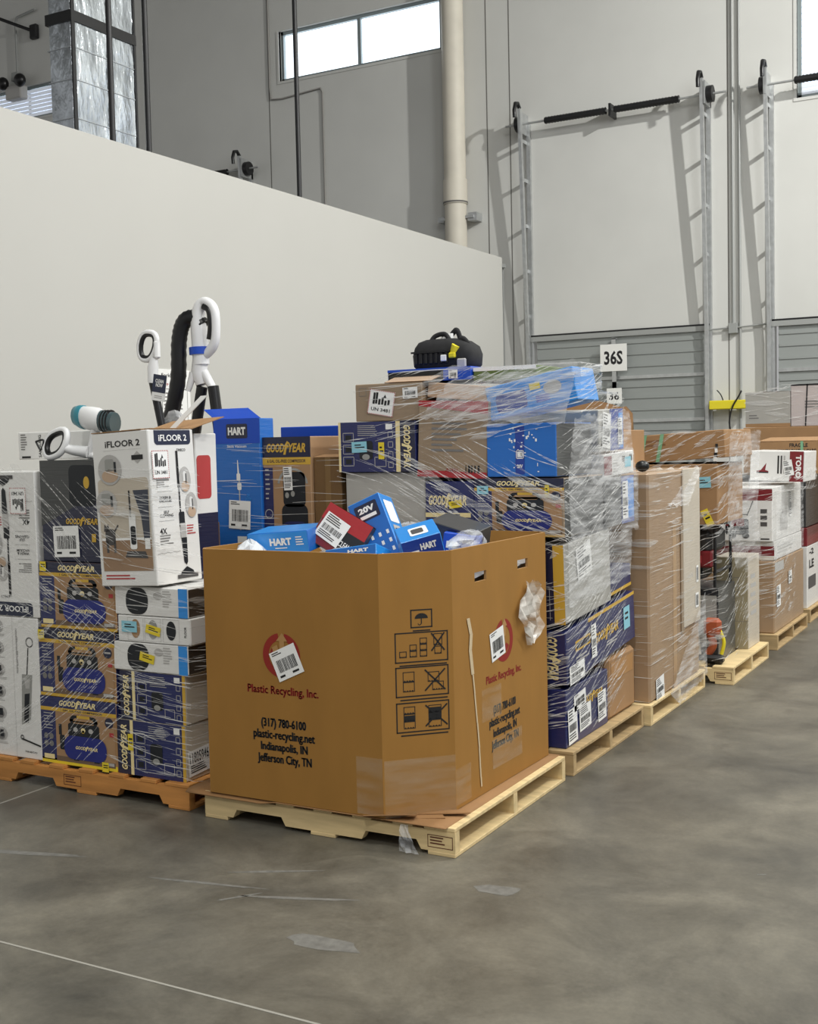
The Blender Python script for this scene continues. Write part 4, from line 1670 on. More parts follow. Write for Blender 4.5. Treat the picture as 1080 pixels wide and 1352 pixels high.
def pouch(label, cen, r, m, seed):
    R = random.Random(seed)
    g = MB()
    rg = []
    for i in range(9):
        th = PI * (.02 + .96 * i / 8) - PI / 2
        rg.append([(r[0] * math.cos(th) * math.cos(2 * PI * j / 14) * R.uniform(.75, 1.15), r[1] * math.cos(th) * math.sin(2 * PI * j / 14) * R.uniform(.75, 1.15), r[2] * math.sin(th) * R.uniform(.8, 1.1)) for j in range(14)])
    g.rings(rg, m, smooth=False)
    tag(g.build('plastic_pouch', None, cen), label, 'plastic bag', 'clear bags in the bulk bin')


BAGW = mat('milky_bag_plastic', (214, 218, 222), .18)
pouch('crumpled milky bag at the front left corner of the bin', (-3.10, 4.16, 1.12), (.075, .08, .07), BAGW, 1)
pouch('crumpled clear bag bulging at the right end of the bin', (-2.215, 4.52, 1.165), (.055, .16, .055), BAG, 2)
pouch('crumpled clear bag between the red and the blue package in the bin', (-2.665, 4.25, 1.11), (.11, .1, .05), BAG, 3)
pouch('crumpled clear bag over the black package at the back of the bin', (-2.62, 4.74, 1.17), (.12, .1, .06), BAG, 4)
pouch('crumpled clear bag behind the red package in the bin', (-2.9, 4.66, 1.14), (.17, .12, .09), BAG, 5)

# ------------------------------------------------------------------ wrapped stack behind the bin
G2 = 'cartons of the film wrapped stack behind the bulk bin'
STACK2 = []


def c2(name, label, ext, m, **k):
    STACK2.append(ext)
    return Carton(name, label, 'carton', ext, m, group=G2, **k)


for lab, e in (('plain brown carton low in the wrapped stack, hidden by the bin, lowest', (-3.22, -2.66, 5.24, 6.2, PZ, .63)), ('plain brown carton low in the wrapped stack, hidden by the bin, second up', (-3.24, -2.65, 5.23, 6.2, .633, 1.15))):
    c2('brown_carton', lab, e, KRAFT_D).done()

c = c2('compressor_carton', 'navy carton with white paper labels, lowest in the wrapped stack, against the bin', (-2.62, -2.07, 5.24, 5.83, PZ, .40), NAVY)
p = c.on('printed_band', 'F')
p.rect(.45, .0, .65, 1, GOLD, 0)
c.on('blue_sticker', 'F').sticker(.75, .55, .08, .12, 0, 4, base=CYAN)
brand_gy(c.on('lettering', 'R'), .62, .66, .5, .13, GOLD, 1)
q = c.on('shipping_label', 'R')
q.sticker(.3, .72, .16, .08, 6, 3)
q.sticker(.13, .35, .12, .17, 4, 4, style='ship')
q.sticker(.42, .38, .16, .12, 4, 5, style='ship')
q.sticker(.83, .4, .12, .15, 4, 6, style='ship')
c.done()
c = c2('brown_carton', 'brown carton at the far low corner of the wrapped stack', (-2.6, -2.07, 5.84, 6.28, PZ, .452), KRAFT, bev=.02)
c.on('tape', 'R').rect(.1, .62, .9, .9, mat('tan_tape', (176, 132, 84), .3), 1)
c.done()
c = c2('compressor_carton', 'navy carton with gold lettering lying tilted across the wrapped stack', (-2.62, -2.06, 5.24, 6.26, .43, .69), NAVY, rot=(4.4, 0, 0))
c.root.location.z = .46
p = c.on('printed_band', 'F')
p.rect(.62, 0, .74, 1, GOLD, 0)
brand_gy_v(c.on('lettering', 'F'), .87, .5, .14, .84, GOLD_L, -90)
p = c.on('printed_band', 'R')
p.rect(.3, .93, 1, 1, GOLD, 0)
t = c.on('lettering', 'R')
brand_gy(t, .56, .52, .36, .2, GOLD, 1)
p.rect(.12, .52, .32, .72, GOLD, 0)
p.rect(.13, .56, .31, .68, NAVY_D, 1)
t.lines(.12, .28, .34, .42, 2, LGREY, 1, 3)
t.lines(.55, .2, .8, .32, 2, LGREY, 1, 4)
q = c.on('shipping_label', 'R')
q.sticker(.36, .52, .07, .17, 0, 8, style='ship')
q.sticker(.12, .15, .2, .09, 0, 9, style='ship')
q.sticker(.86, .55, .1, .12, 0, 9, style='note', base=CYAN)
c.done()
c = c2('compressor_carton', 'white sided carton with a large barcode label, middle of the wrapped stack', (-2.6, -2.055, 5.215, 5.86, .735, 1.115), GREYBOX, rot=(3.0, 0, 0), fm={'F': NAVY_D})
p = c.on('printed_band', 'F')
p.rect(.9, 0, 1, 1, GOLD, 0)
p.rect(.62, .0, .9, 1, NAVY_D, 0)
d = c.on('product_picture', 'F')
d.rect(.72, .72, .8, .84, LGREY, 1)
for i in range(5):
    d.line(.66 + .05 * i, .05, .66 + .05 * i, .45, .002, LGREY, 1)
    d.line(.63, .08 + .09 * i, .88, .08 + .09 * i, .002, LGREY, 1)
c.on('shipping_label', 'R').sticker(.40, .72, .2, .16, 8, 7, style='ship')
c.done()
c = c2('compressor_carton', 'small navy carton at the far side behind the white sided one', (-2.6, -2.075, 5.90, 6.24, .78, .90), NAVY, rot=(4.0, 0, 0))
c.on('printed_band', 'R').rect(0, .0, 1, .14, GOLD, 1)
c.done()

c = c2('brown_carton', 'pale grey blank carton at the left above the bin, under the sideways navy carton', (-3.26, -2.795, 5.22, 6.0, 1.153, 1.446), GREYBOX)
c.done()
c = c2('compressor_carton', 'navy carton end with gold lettering beside the pale grey carton', (-2.792, -2.52, 5.215, 5.9, 1.153, 1.40), NAVY)
p = c.on('printed_band', 'F')
p.rect(.0, .28, .92, .37, GOLD_L, 0)
p.rect(.4, .30, .7, .345, NAVY_D, 1)
brand_gy(c.on('lettering', 'F'), .46, .62, .8, .2, GOLD_L, 1)
c.on('yellow_sticker', 'F').sticker(.62, .54, .07, .035, 8, 1, style='note', base=YELL)
c.done()
c = c2('compressor_carton', 'compressor carton with pale blue sticker, right of the pale grey carton in wrap', (-2.515, -2.05, 5.205, 5.74, 1.135, 1.413), KRAFT_T, fm={'R': DGREY})
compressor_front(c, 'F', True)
c.on('blue_sticker', 'F').sticker(.1, .80, .06, .04, 0, 1, style='note', base=CYAN)
c.on('yellow_sticker', 'F').sticker(.82, .78, .022, .06, 0, 1, style='note', base=YELL)
c.done()
c = c2('blue_carton', 'pale blue carton with white label, low on the right side under film', (-2.6, -2.045, 5.76, 6.22, 1.14, 1.39), DGREY, rot=(1, 0, 0))
p = c.on('printed_band', 'R')
p.rect(.55, 0, 1, 1, HBLUE_D, 0)
p.rect(.75, .1, .98, .95, HBLUE2, 1)
c.on('shipping_label', 'R').sticker(.66, .5, .09, .2, 0, 7, style='ship')
c.done()

c = c2('compressor_carton', 'navy sideways carton with two stickers at the left of the wrapped stack', (-3.285, -2.835, 5.2, 5.9, 1.45, 1.705), NAVY, fm={'T': KRAFT_P})
navy_side(c, 'F', 'R', -90, left=False)
c.on('blue_sticker', 'F').sticker(.28, .5, .09, .055, 2, 1, style='note', base=CYAN)
c.on('yellow_sticker', 'F').sticker(.57, .42, .034, .085, 0, 1, style='note', base=YELL)
c.done()
c = c2('brown_carton', 'brown carton with red printed top and bottom bands, centre of the wrapped stack', (-2.832, -2.45, 5.21, 5.9, 1.418, 1.795), KRAFT_T, rot=(0, 2.5, 0), fm={'T': SKIN})
p = c.on('printed_band', 'F')
p.poly(((0, .93), (1, .83), (1, 1), (0, 1)), RED, 0)
p.rect(0, 0, 1, .085, RED, 0)
t = c.on('lettering', 'F')
t.lines(.2, .3, .75, .72, 6, GREYINK, 1, 6, .4)
t.text('AMBI', .5, .1, .18, .045, BRICK, 2)
t.barcode(.7, .07, .9, .17, INK, 2, 3)
c.done()
c = c2('blue_carton', 'bright blue carton with white printed icons, right front of the wrapped stack', (-2.445, -2.085, 5.205, 5.68, 1.42, 1.675), HBLUE, fm={'R': DGREY, 'T': HBLUE2})
t = c.on('lettering', 'F')
t.rect(.42, .05, .55, .95, HBLUE_D, 1)
t.frame(.43, .34, .54, .5, .004, LABEL, 2)
t.rect(.45, .37, .52, .47, LABEL, 2)
for i in range(26):
    R = random.Random(i)
    u, v = R.uniform(.28, .75), R.uniform(.08, .92)
    t.rect(u, v, u + R.uniform(.01, .03), v + R.uniform(.01, .06), LABEL, 2)
t.text('20V', .485, .2, .08, .07, LABEL, 3, bold=.03)
c.done()
c = c2('blue_carton', 'white and blue carton at the upper right corner of the wrapped stack', (-2.5, -2.06, 5.72, 6.10, 1.53, 1.745), GREYBOX, rot=(2, 0, 0))
p = c.on('printed_band', 'R')
p.rect(.45, .0, 1, 1, HBLUE_D, 0)
p.rect(.8, .05, .97, .9, HBLUE2, 1)
q = c.on('shipping_label', 'R')
q.sticker(.28, .5, .12, .18, -8, 7, style='ship')
q.sticker(.84, .45, .07, .14, 0, 8, style='ship')
c.done()
c = c2('blue_carton', 'white carton with small pictures, right edge of the wrapped stack', (-2.5, -2.045, 5.75, 6.22, 1.40, 1.52), WHITE, rot=(2, 0, 0))
d = c.on('product_picture', 'R')
d.rect(.0, .1, .25, .9, MAROON, 0)
d.rect(.6, .55, .7, .8, CONSOLE, 0)
d.rect(.85, .55, .95, .85, CATP, 0)
d.rect(.68, .3, .9, .75, CYAN, 1)
d.lines(.3, .1, .55, .7, 5, LGREY, 0, 4)
c.done()

c = c2('brown_carton', 'taupe carton with lithium battery warning label, upper left of the wrapped stack', (-3.19, -2.80, 5.22, 5.9, 1.708, 1.897), KRAFT_T, fm={'T': KRAFT})
c.on('hazard_label', 'F').sticker(.40, .48, .15, .125, -10, 3, style='un')
c.on('shipping_label', 'F').sticker(.83, .72, .085, .055, 2, 3)
c.on('lettering', 'F').frame(.06, .68, .17, .9, .002, GREYINK, 1)
w_, d_, h_ = c.d
flap(c.mb('flap'), (-.02, -d_ / 2, h_ + .001), (w_ / 2 + .05, -d_ / 2, h_ + .001), (.05, .12, .05), KRAFT, SKIN)
c.done()
c = c2('brown_carton', 'pale red topped carton under film, between the warning label carton and blue carton', (-2.79, -2.40, 5.25, 5.9, 1.80, 1.875), SKIN, rot=(0, 6, 0), fm={'T': RED})
c.done()
c = c2('blue_carton', 'blue carton lying open with a dark gap, directly under the black tool bag', (-3.03, -2.56, 5.28, 5.75, 1.90, 1.965), ROYAL, fm={'F': INK})  # shade inside the open carton painted as a black front face
d = c.on('printed_band', 'F')
d.rect(.68, .0, 1, 1, ROYAL, 0)
d.rect(.0, .8, 1, 1, ROYAL, 1)
c.on('shipping_label', 'F').sticker(.8, .45, .05, .042, 0, 3)
c.done()
c = c2('green_carton', 'white topped carton with green side beside the black tool bag', (-2.555, -2.22, 5.3, 5.8, 1.885, 1.955), GREEN, fm={'T': WHITE})
c.on('printed_band', 'F').rect(0, .75, 1, 1, LABEL, 0)
c.done()
c = c2('blue_carton', 'glossy blue carton tilted up at the top right of the wrapped stack', (-2.44, -1.98, 5.24, 5.52, 1.735, 1.895), HBLUE2, rot=(0, -11, 0), fm={'T': HBLUE_D, 'R': HBLUE2})
t = c.on('product_picture', 'F')
t.rrect(.1, .15, .45, .7, .02, HBLUE_D, 1)
t.ell(.75, .55, .1, .2, LGREY, 1)
t.rect(.5, .6, .62, .8, YELL, 1)
t.rect(.55, .2, .7, .4, ROYAL, 1)
c.done()

# black tool bag
def under(root, child, parent):
    k = {}
    for o in root.children:
        k.setdefault(o.name.split('.')[0], []).append(o)
    for o in k.get(child, []):
        o.parent = k[parent][0]


for r_o, ch, pa in ((lv, 'grip', 'handle'), (lv, 'trigger_loop', 'handle'), (sv, 'grip', 'handle'), (sv, 'hang_tag', 'handle'), (vv, 'grip', 'handle'), (vv, 'blue_band', 'handle'), (hv, 'battery_cap', 'motor_body')):
    under(r_o, ch, pa)
tb = thing('tool_bag', 'black fabric tool bag with a yellow tool inside on top of the wrapped stack', 'tool bag', (-2.795, 5.50, 1.967))
tb.scale = (.82, .82, .92)


def sring(cx, cy, z, rx, ry, p=.5, n=28):
    o = []
    for j in range(n):
        a = 2 * PI * j / n
        o.append((cx + rx * math.copysign(abs(math.cos(a)) ** p, math.cos(a)), cy + ry * math.copysign(abs(math.sin(a)) ** p, math.sin(a)), z))
    return o


g = MB()
g.rings([sring(0, 0, .0, .19, .11), sring(0, 0, .02, .21, .125), sring(.0, 0, .08, .215, .13), sring(-.005, .005, .125, .20, .12), sring(-.02, .01, .155, .165, .10), sring(-.03, .01, .17, .11, .07)], BLACKF)
g.build('bag_body', tb)
g = MB()
for k in range(7):
    g.box(-.17 + .036 * k, -.15 + .036 * k, -.137, -.125, .03, .09, BLACKP, .003)
g.box(-.19, .08, -.139, -.124, .09, .1, BLACKP)
g.build('side_pocket', tb)
g = MB()
g.tube(smooth_path([(-.10, -.07, .13), (-.07, -.04, .185), (.0, -.03, .195), (.05, -.05, .14)]), .014, BLACKF)
g.tube(smooth_path([(-.03, .03, .14), (.02, .03, .2), (.06, .02, .215), (.09, .02, .14)]), .016, BLACKF)
g.tube(smooth_path([(.08, -.04, .12), (.13, -.05, .165), (.17, -.03, .12)]), .016, BLACKF)
g.build('carry_strap', tb)
g = MB()
g.tube([(.09, -.11, .07), (.115, -.115, .125)], [.022, .026], YELM)
g.box(.075, .12, -.145, -.11, .055, .085, YELM, .006)
g.build('yellow_tool', tb)
g = MB()
g.rings([sring(0, -.01, .155, .05, .03, .8, 10), sring(.01, -.01, .2, .035, .02, .8, 10)], LABEL, smooth=False)
g.box(.02, .06, -.145, -.13, .04, .075, LABEL, .004)
g.box(.13, .19, -.14, -.12, .0, .05, LGREY, .006)
g.build('paper_scrap', tb)
under(tb, 'carry_strap', 'bag_body')
under(tb, 'side_pocket', 'bag_body')

# ------------------------------------------------------------------ tall wrapped brown carton
STACK3 = [(-3.05, -2.0, 6.33, 7.34, PZ, 1.40)]
c = Carton('brown_carton', 'tall brown carton wrapped in film with a pale corner board, centre right', 'carton', STACK3[0], KRAFT_W, bev=.012)
p = c.on('tape', 'R')
p.rect(.45, .0, .52, .75, mat('pale_tape', (176, 146, 112), .4), 0)
g = c.mb('corner_board', 'pale grey brown cardboard strip')
w_, d_, h_ = c.d
g.box(w_ / 2 + .001, w_ / 2 + .012, .14, .5, .33, h_ - .0, KRAFT_P, .003)
g.box(w_ / 2 + .001, w_ / 2 + .008, .10, .16, .30, .95, KRAFT_T, .003)
q = c.on('shipping_label', 'R')
q.sticker(.17, .045, .15, .13, 5, 31, style='ship')
s = Dec(c.mb('shipping_label'), (w_ / 2 + .013, .38, .42), (0, 1, 0), (0, 0, 1), (1, 0, 0), .07, .26)
s.rect(0, 0, 1, .35, LABEL, 1)
s.rect(.3, .6, 1, 1, LABEL, 1)
s.barcode(.15, .05, .85, .3, INK, 2, 3)
s.barcode(.4, .65, .9, .95, INK, 2, 4)
c.done()
c = Carton('brown_carton', 'torn open brown carton behind the wrapped stack, ragged flap up', 'carton', (-2.82, -2.28, 6.72, 7.15, 1.402, 1.64), KRAFT)
g = c.mb('flap', 'ragged torn flap')
w_, d_, h_ = c.d
top = [(-.25, .23), (-.2, .22), (-.1, .20), (0, .19), (.1, .17), (.19, .14), (.22, .145), (.26, .10), (.265, .0)]
vs = [(x, .0, h_) for x, z in top] + [(x, .0 + .02, h_ + z) for x, z in top]
n = len(top)
g.add(vs, [(i, i + 1, n + i + 1, n + i) for i in range(n - 1)], KRAFT)
g.add([(x, y + .006, z) for x, y, z in vs], [(n + i, n + i + 1, i + 1, i) for i in range(n - 1)], KRAFT_D)
c.done()
g = MB()
g.ball((0, 0, .032), (.04, .035, .032), BLACKP, 14, 8)
tag(g.build('wheel', None, (-2.06, 6.42, 1.402)), 'small black wheel sticking out between the wrapped stack and the tall brown carton', 'wheel')

# ------------------------------------------------------------------ machine load
S4 = []


def c4(name, label, cat, ext, m, **k):
    S4.append(ext)
    return Carton(name, label, cat, ext, m, **k)


c = c4('brown_carton', 'brown carton above the dark machine, blue and yellow stickers on its front', 'carton', (-2.6, -1.95, 7.62, 8.3, 1.02, 1.412), KRAFT)
c.on('blue_sticker', 'F').sticker(.86, .70, .1, .07, 3, 1, style='note', base=CYAN)
c.on('yellow_sticker', 'F').sticker(.9, .12, .05, .11, 25, 1, style='note', base=YELL)
c.done()
c = c4('brown_carton', 'long brown carton with two pale green straps lying on top of the machine load', 'carton', (-2.62, -1.90, 7.64, 8.38, 1.42, 1.60), KRAFT, rot=(0, -3.2, 0))
c.root.location.z = 1.434
t = c.on('lettering', 'F')
t.lines(.12, .5, .55, .8, 2, mat('faded_brown_ink', (128, 92, 60), .8), 0, 3, .5)
for u in (.2, .36):
    q = c.on('green_strap#%s' % u, 'F')
    q.poly(((u, 0), (u + .035, 0), (u + .095, 1), (u + .06, 1)), GRNS, 2)
    q = c.on('green_strap#%s' % u, 'T')
    q.rect(u + .06, 0, u + .095, 1, GRNS, 2)
g = c.mb('torn_edge', 'torn black and white edge strip')
w_, d_, h_ = c.d
for i in range(12):
    g.box(w_ / 2 - .06 - .006 * i, w_ / 2 - .045 - .004 * i, -d_ / 2 - .006, -d_ / 2 + .002, h_ * .35 - .028 * i, h_ * .35 - .028 * (i - 1), (INK, LABEL)[i % 2])
c.done()

mr_ = thing('generator', 'black and red portable machine under film on the bare fronted pallet', 'machine', (-2.30, 7.92, .60))
S4.append((-2.6, -1.95, 7.68, 8.15, PZ, 1.0))
g = MB()
g.box(-.28, .28, -.2, .2, .22, .38, mat('dark_grey_plastic', (52, 52, 52), .5), .03)
g.build('fuel_tank', mr_)
g = MB()
g.box(-.1, .29, -.215, -.1, .13, .24, MAROON, .012)
for k in range(5):
    g.box(-.06 + .06 * k, -.02 + .06 * k, -.22, -.21, .16, .21, RED, .003)
g.build('red_panel', mr_)
g = MB()
g.box(-.24, .2, -.14, .16, .03, .22, BLACKP, .03)
g.build('engine_block', mr_)
for y in (-.19, .22):
    g = MB()
    g.tube(smooth_path([(-.3, y, .0), (-.3, y, .36), (-.25, y, .395), (.25, y, .395), (.3, y, .36), (.3, y, .0)], 5), .010, BLACKM)
    g.build('frame', mr_)
g = MB()
for x in (-.3, .3):
    g.tube([(x, -.19, .1), (x, .22, .1)], .012, BLACKM)
g.build('cross_bar', mr_)
c = c4('grey_carton', 'dark film covered carton under the black and red machine', 'carton', (-2.5, -1.97, 7.70, 8.15, PZ, .597), DGREY)
d = c.on('product_picture', 'F')
d.rect(.3, .75, 1, .98, CONSOLE, 0)
d.rrect(.2, .2, .6, .7, .03, CATP, 0)
d.rect(.62, .3, .66, .8, CYAN, 1)
d.rect(.70, .25, .98, .9, STEEL, 1)
c.on('shipping_label', 'F').sticker(.68, .22, .1, .14, 6, 3, style='ship')
c.done()
ot = thing('leaf_blower', 'orange garden tool under film at the foot of the machine load', 'garden tool', (-1.985, 7.63, PZ))
ot.scale = (.85, .85, .9)
S4.append((-2.06, -1.90, 7.6, 7.7, PZ, .42))
g = MB()
g.box(-.07, .06, -.04, .04, .20, .33, ORANGE, .025)
g.tube(smooth_path([(-.03, 0, .22), (.0, -.01, .14), (-.04, 0, .07)]), .03, ORANGE)
g.build('housing', ot)
g = MB()
g.tube(smooth_path([(.05, 0, .24), (.08, 0, .16), (.06, 0, .07)]), .014, YELM)
g.build('guard', ot)
g = MB()
g.box(-.06, .08, -.05, .04, .0, .065, BLACKP, .02)
g.build('foot', ot)
c = c4('beige_carton', 'pale beige upright carton on the rear of the bare fronted pallet', 'carton', (-2.12, -1.895, 8.22, 8.55, PZ, .755), KRAFT_P, fm={'F': mat('khaki_board', (160, 148, 118), .6, wrap=True)})
d = c.on('printed_band', 'F')
d.line(.5, 0, .5, 1, .003, GREYINK, 0)
d.frame(.55, .62, .7, .78, .003, GREYINK, 0)
d.line(.0, .3, 1, .3, .002, GREYINK, 0)
c.on('lettering', 'R').lines(.2, .3, .8, .8, 5, LGREY, 0, 3)
c.done()

# ------------------------------------------------------------------ mower load
S5 = []
G5 = 'white and maroon equipment cartons on the far pallet'


def c5(name, label, ext, m, **k):
    S5.append(ext)
    return Carton(name, label, 'carton', ext, m, **k)


c = c5('brown_carton', 'square brown wrapped carton with white labels at the far right', (-2.5, -1.87, 8.93, 10.05, PZ, .655), KRAFT_W, bev=.008)
q = c.on('shipping_label', 'R')
q.sticker(.12, .5, .14, .16, 0, 3, style='ship')
q.sticker(.5, .68, .12, .1, 0, 4, style='ship')
c.on('tape', 'R').rect(.02, .84, .3, .97, LGREY, 0)
c.done()
c = c5('mower_carton', 'low maroon and white carton under the larger maroon banded one', (-2.42, -1.875, 8.96, 10.0, .658, .80), WHITE, group=G5)
p = c.on('printed_band', 'F')
p.rect(.0, .25, 1, .75, MAROON, 0)
p.rect(.2, .0, 1, .2, KRAFT_P, 0)
c.on('printed_band', 'R').lines(.1, .2, .8, .7, 3, LGREY, 0, 3)
c.done()
c = c5('mower_carton', 'large white carton with maroon band and machine picture at the far right', (-2.42, -1.88, 8.92, 10.0, .85, 1.25), WHITE, group=G5)
c.root.location.z = .803
p = c.on('printed_band', 'F')
p.rect(.3, .76, 1, .97, MAROON, 0)
d = c.on('product_picture', 'F')
d.rrect(.36, .12, .68, .42, .02, CONSOLE, 0)
d.ell(.46, .1, .05, .05, INK, 1)
d.ell(.64, .1, .05, .05, INK, 1)
d.rect(.36, .28, .62, .42, MAROON, 1)
d.line(.38, .42, .5, .75, .008, INK, 0)
d.line(.66, .48, .74, .75, .008, INK, 0)
d.line(.4, .5, .66, .5, .006, INK, 0)
for v in (.52, .4, .28):
    d.rect(.84, v, .93, v + .08, CATP, 0)
d.rect(.84, .03, .96, .06, CATP, 0)
d = c.on('product_picture', 'R')
d.rrect(.25, .15, .5, .5, .02, LGREY, 0)
d.line(.3, .15, .3, .05, .01, LGREY, 0)
c.on('shipping_label', 'R').sticker(.6, .62, .09, .2, 0, 4, style='ship')
c.done()
c = c5('mower_carton', 'white carton with maroon end and vertical lettering, topmost at far right', (-2.13, -1.72, 9.3, 9.75, 1.27, 1.50), WHITE, group=G5, rot=(0, 2, 0))
c.root.location.z = 1.235
p = c.on('printed_band', 'F')
p.rect(.72, .0, .97, 1, MAROON, 0)
t = c.on('lettering', 'F')
t.text('TORO', .88, .5, .1, .75, LABEL, 1, rot=-90, bold=.04)
for i in range(3):
    t.rect(.5 + .055 * i, .25, .53 + .055 * i, .85, (INK, CATP, LGREY)[i], 0)
d = c.on('product_picture', 'F')
d.poly(((.12, .28), (.34, .28), (.34, .33), (.28, .36), (.30, .6), (.2, .36), (.12, .33)), MAROON, 0)
d.rect(.12, .26, .34, .3, INK, 1)
c.on('shipping_label', 'F').sticker(.7, .45, .07, .12, 12, 3, style='ship')
c.done()

# ------------------------------------------------------------------ load at the right edge and the stacks behind
c = Carton('white_carton', 'white carton with black letters LE, cut off by the right edge of the photo', 'carton', (-2.5, -1.89, 10.32, 11.3, PZ, .64), WHITE)
t = c.on('lettering', 'R')
t.text('LE', .2, .70, .22, .14, INK, 0, bold=.05)
t.text('-2', .2, .9, .2, .1, INK, 0, bold=.05)
d = c.on('product_picture', 'R')
d.rrect(.05, .3, .4, .5, .02, CATP, 0)
c.done()
Carton('red_carton', 'pinkish red carton on the white one at the right edge of the photo', 'carton', (-2.5, -1.89, 10.32, 11.3, .643, .80), MAROON).done()
Carton('grey_carton', 'dark carton on the pinkish red one at the right edge of the photo', 'carton', (-2.5, -1.90, 10.32, 11.3, .803, 1.25), mat('black_mesh_board', (44, 44, 46), .5, wrap=True, var=.3, scale=20)).done()
c = Carton('brown_carton', 'brown carton marked handle with care, green strap, beyond the mower cartons', 'carton', (-2.30, -1.55, 10.35, 11.2, 1.253, 1.53), KRAFT)
t = c.on('lettering', 'F')
t.text('FRAGILE', .45, .88, .2, .12, INK, 0, bold=.03)
t.text('HANDLE WITH CARE', .43, .70, .42, .13, INK, 0, bold=.03)
q = c.on('green_strap', 'F')
q.rect(.47, 0, .50, 1, GRNS, 2)
q = c.on('green_strap', 'T')
q.rect(.47, 0, .50, 1, GRNS, 2)
w_, d_, h_ = c.d
g = c.mb('flap')
flap(g, (-w_ / 2, -d_ / 2, h_ + .001), (w_ / 2, -d_ / 2, h_ + .001), (.04, .3, .03), KRAFT, KRAFT)
c.done()
pallet('pallet furthest back, under the white cartons with black straps', -2.75, -1.55, 11.6, 12.7, PINE_D)
Carton('brown_carton', 'brown carton under the strapped white cartons at far right back', 'carton', (-2.72, -1.6, 11.62, 12.6, PZ, 1.66), KRAFT).done()
c = Carton('white_carton', 'wrapped white carton with brown foot, left of the black strapped ones', 'carton', (-2.70, -2.28, 11.63, 12.4, 1.663, 2.0), GREYBOX)
c.on('printed_band', 'F').rect(0, 0, 1, .1, KRAFT, 0)
c.on('lettering', 'F').lines(.08, .2, .35, .35, 2, GREYINK, 0, 3)
c.on('printed_band', 'T').rect(.4, 0, 1, .5, RED, 0)
c.done()
c = Carton('white_carton', 'wrapped pale pink carton with black straps at far right back', 'carton', (-2.275, -1.85, 11.63, 12.4, 1.663, 2.06), mat('pale_pink_grey_board', (190, 180, 178), .5, wrap=True))
c.on('lettering', 'F').lines(.3, .4, .9, .6, 3, GREYINK, 0, 3)
q = c.on('black_strap', 'F')
q.poly(((.30, 0), (.33, 0), (.37, 1), (.34, 1)), INK, 2)
q.poly(((.90, 0), (.93, 0), (.90, 1), (.87, 1)), INK, 2)
q.rect(0, .96, 1, 1, INK, 2)
c.done()


# ------------------------------------------------------------------ stretch film: creased strands following each load
def hull2(pts):
    pts = sorted(set(pts))

    def half(P):
        h = []
        for p in P:
            while len(h) > 1 and (h[-1][0] - h[-2][0]) * (p[1] - h[-2][1]) - (h[-1][1] - h[-2][1]) * (p[0] - h[-2][0]) <= 0:
                h.pop()
            h.append(p)
        return h
    a, b = half(pts), half(pts[::-1])
    return a[:-1] + b[:-1]


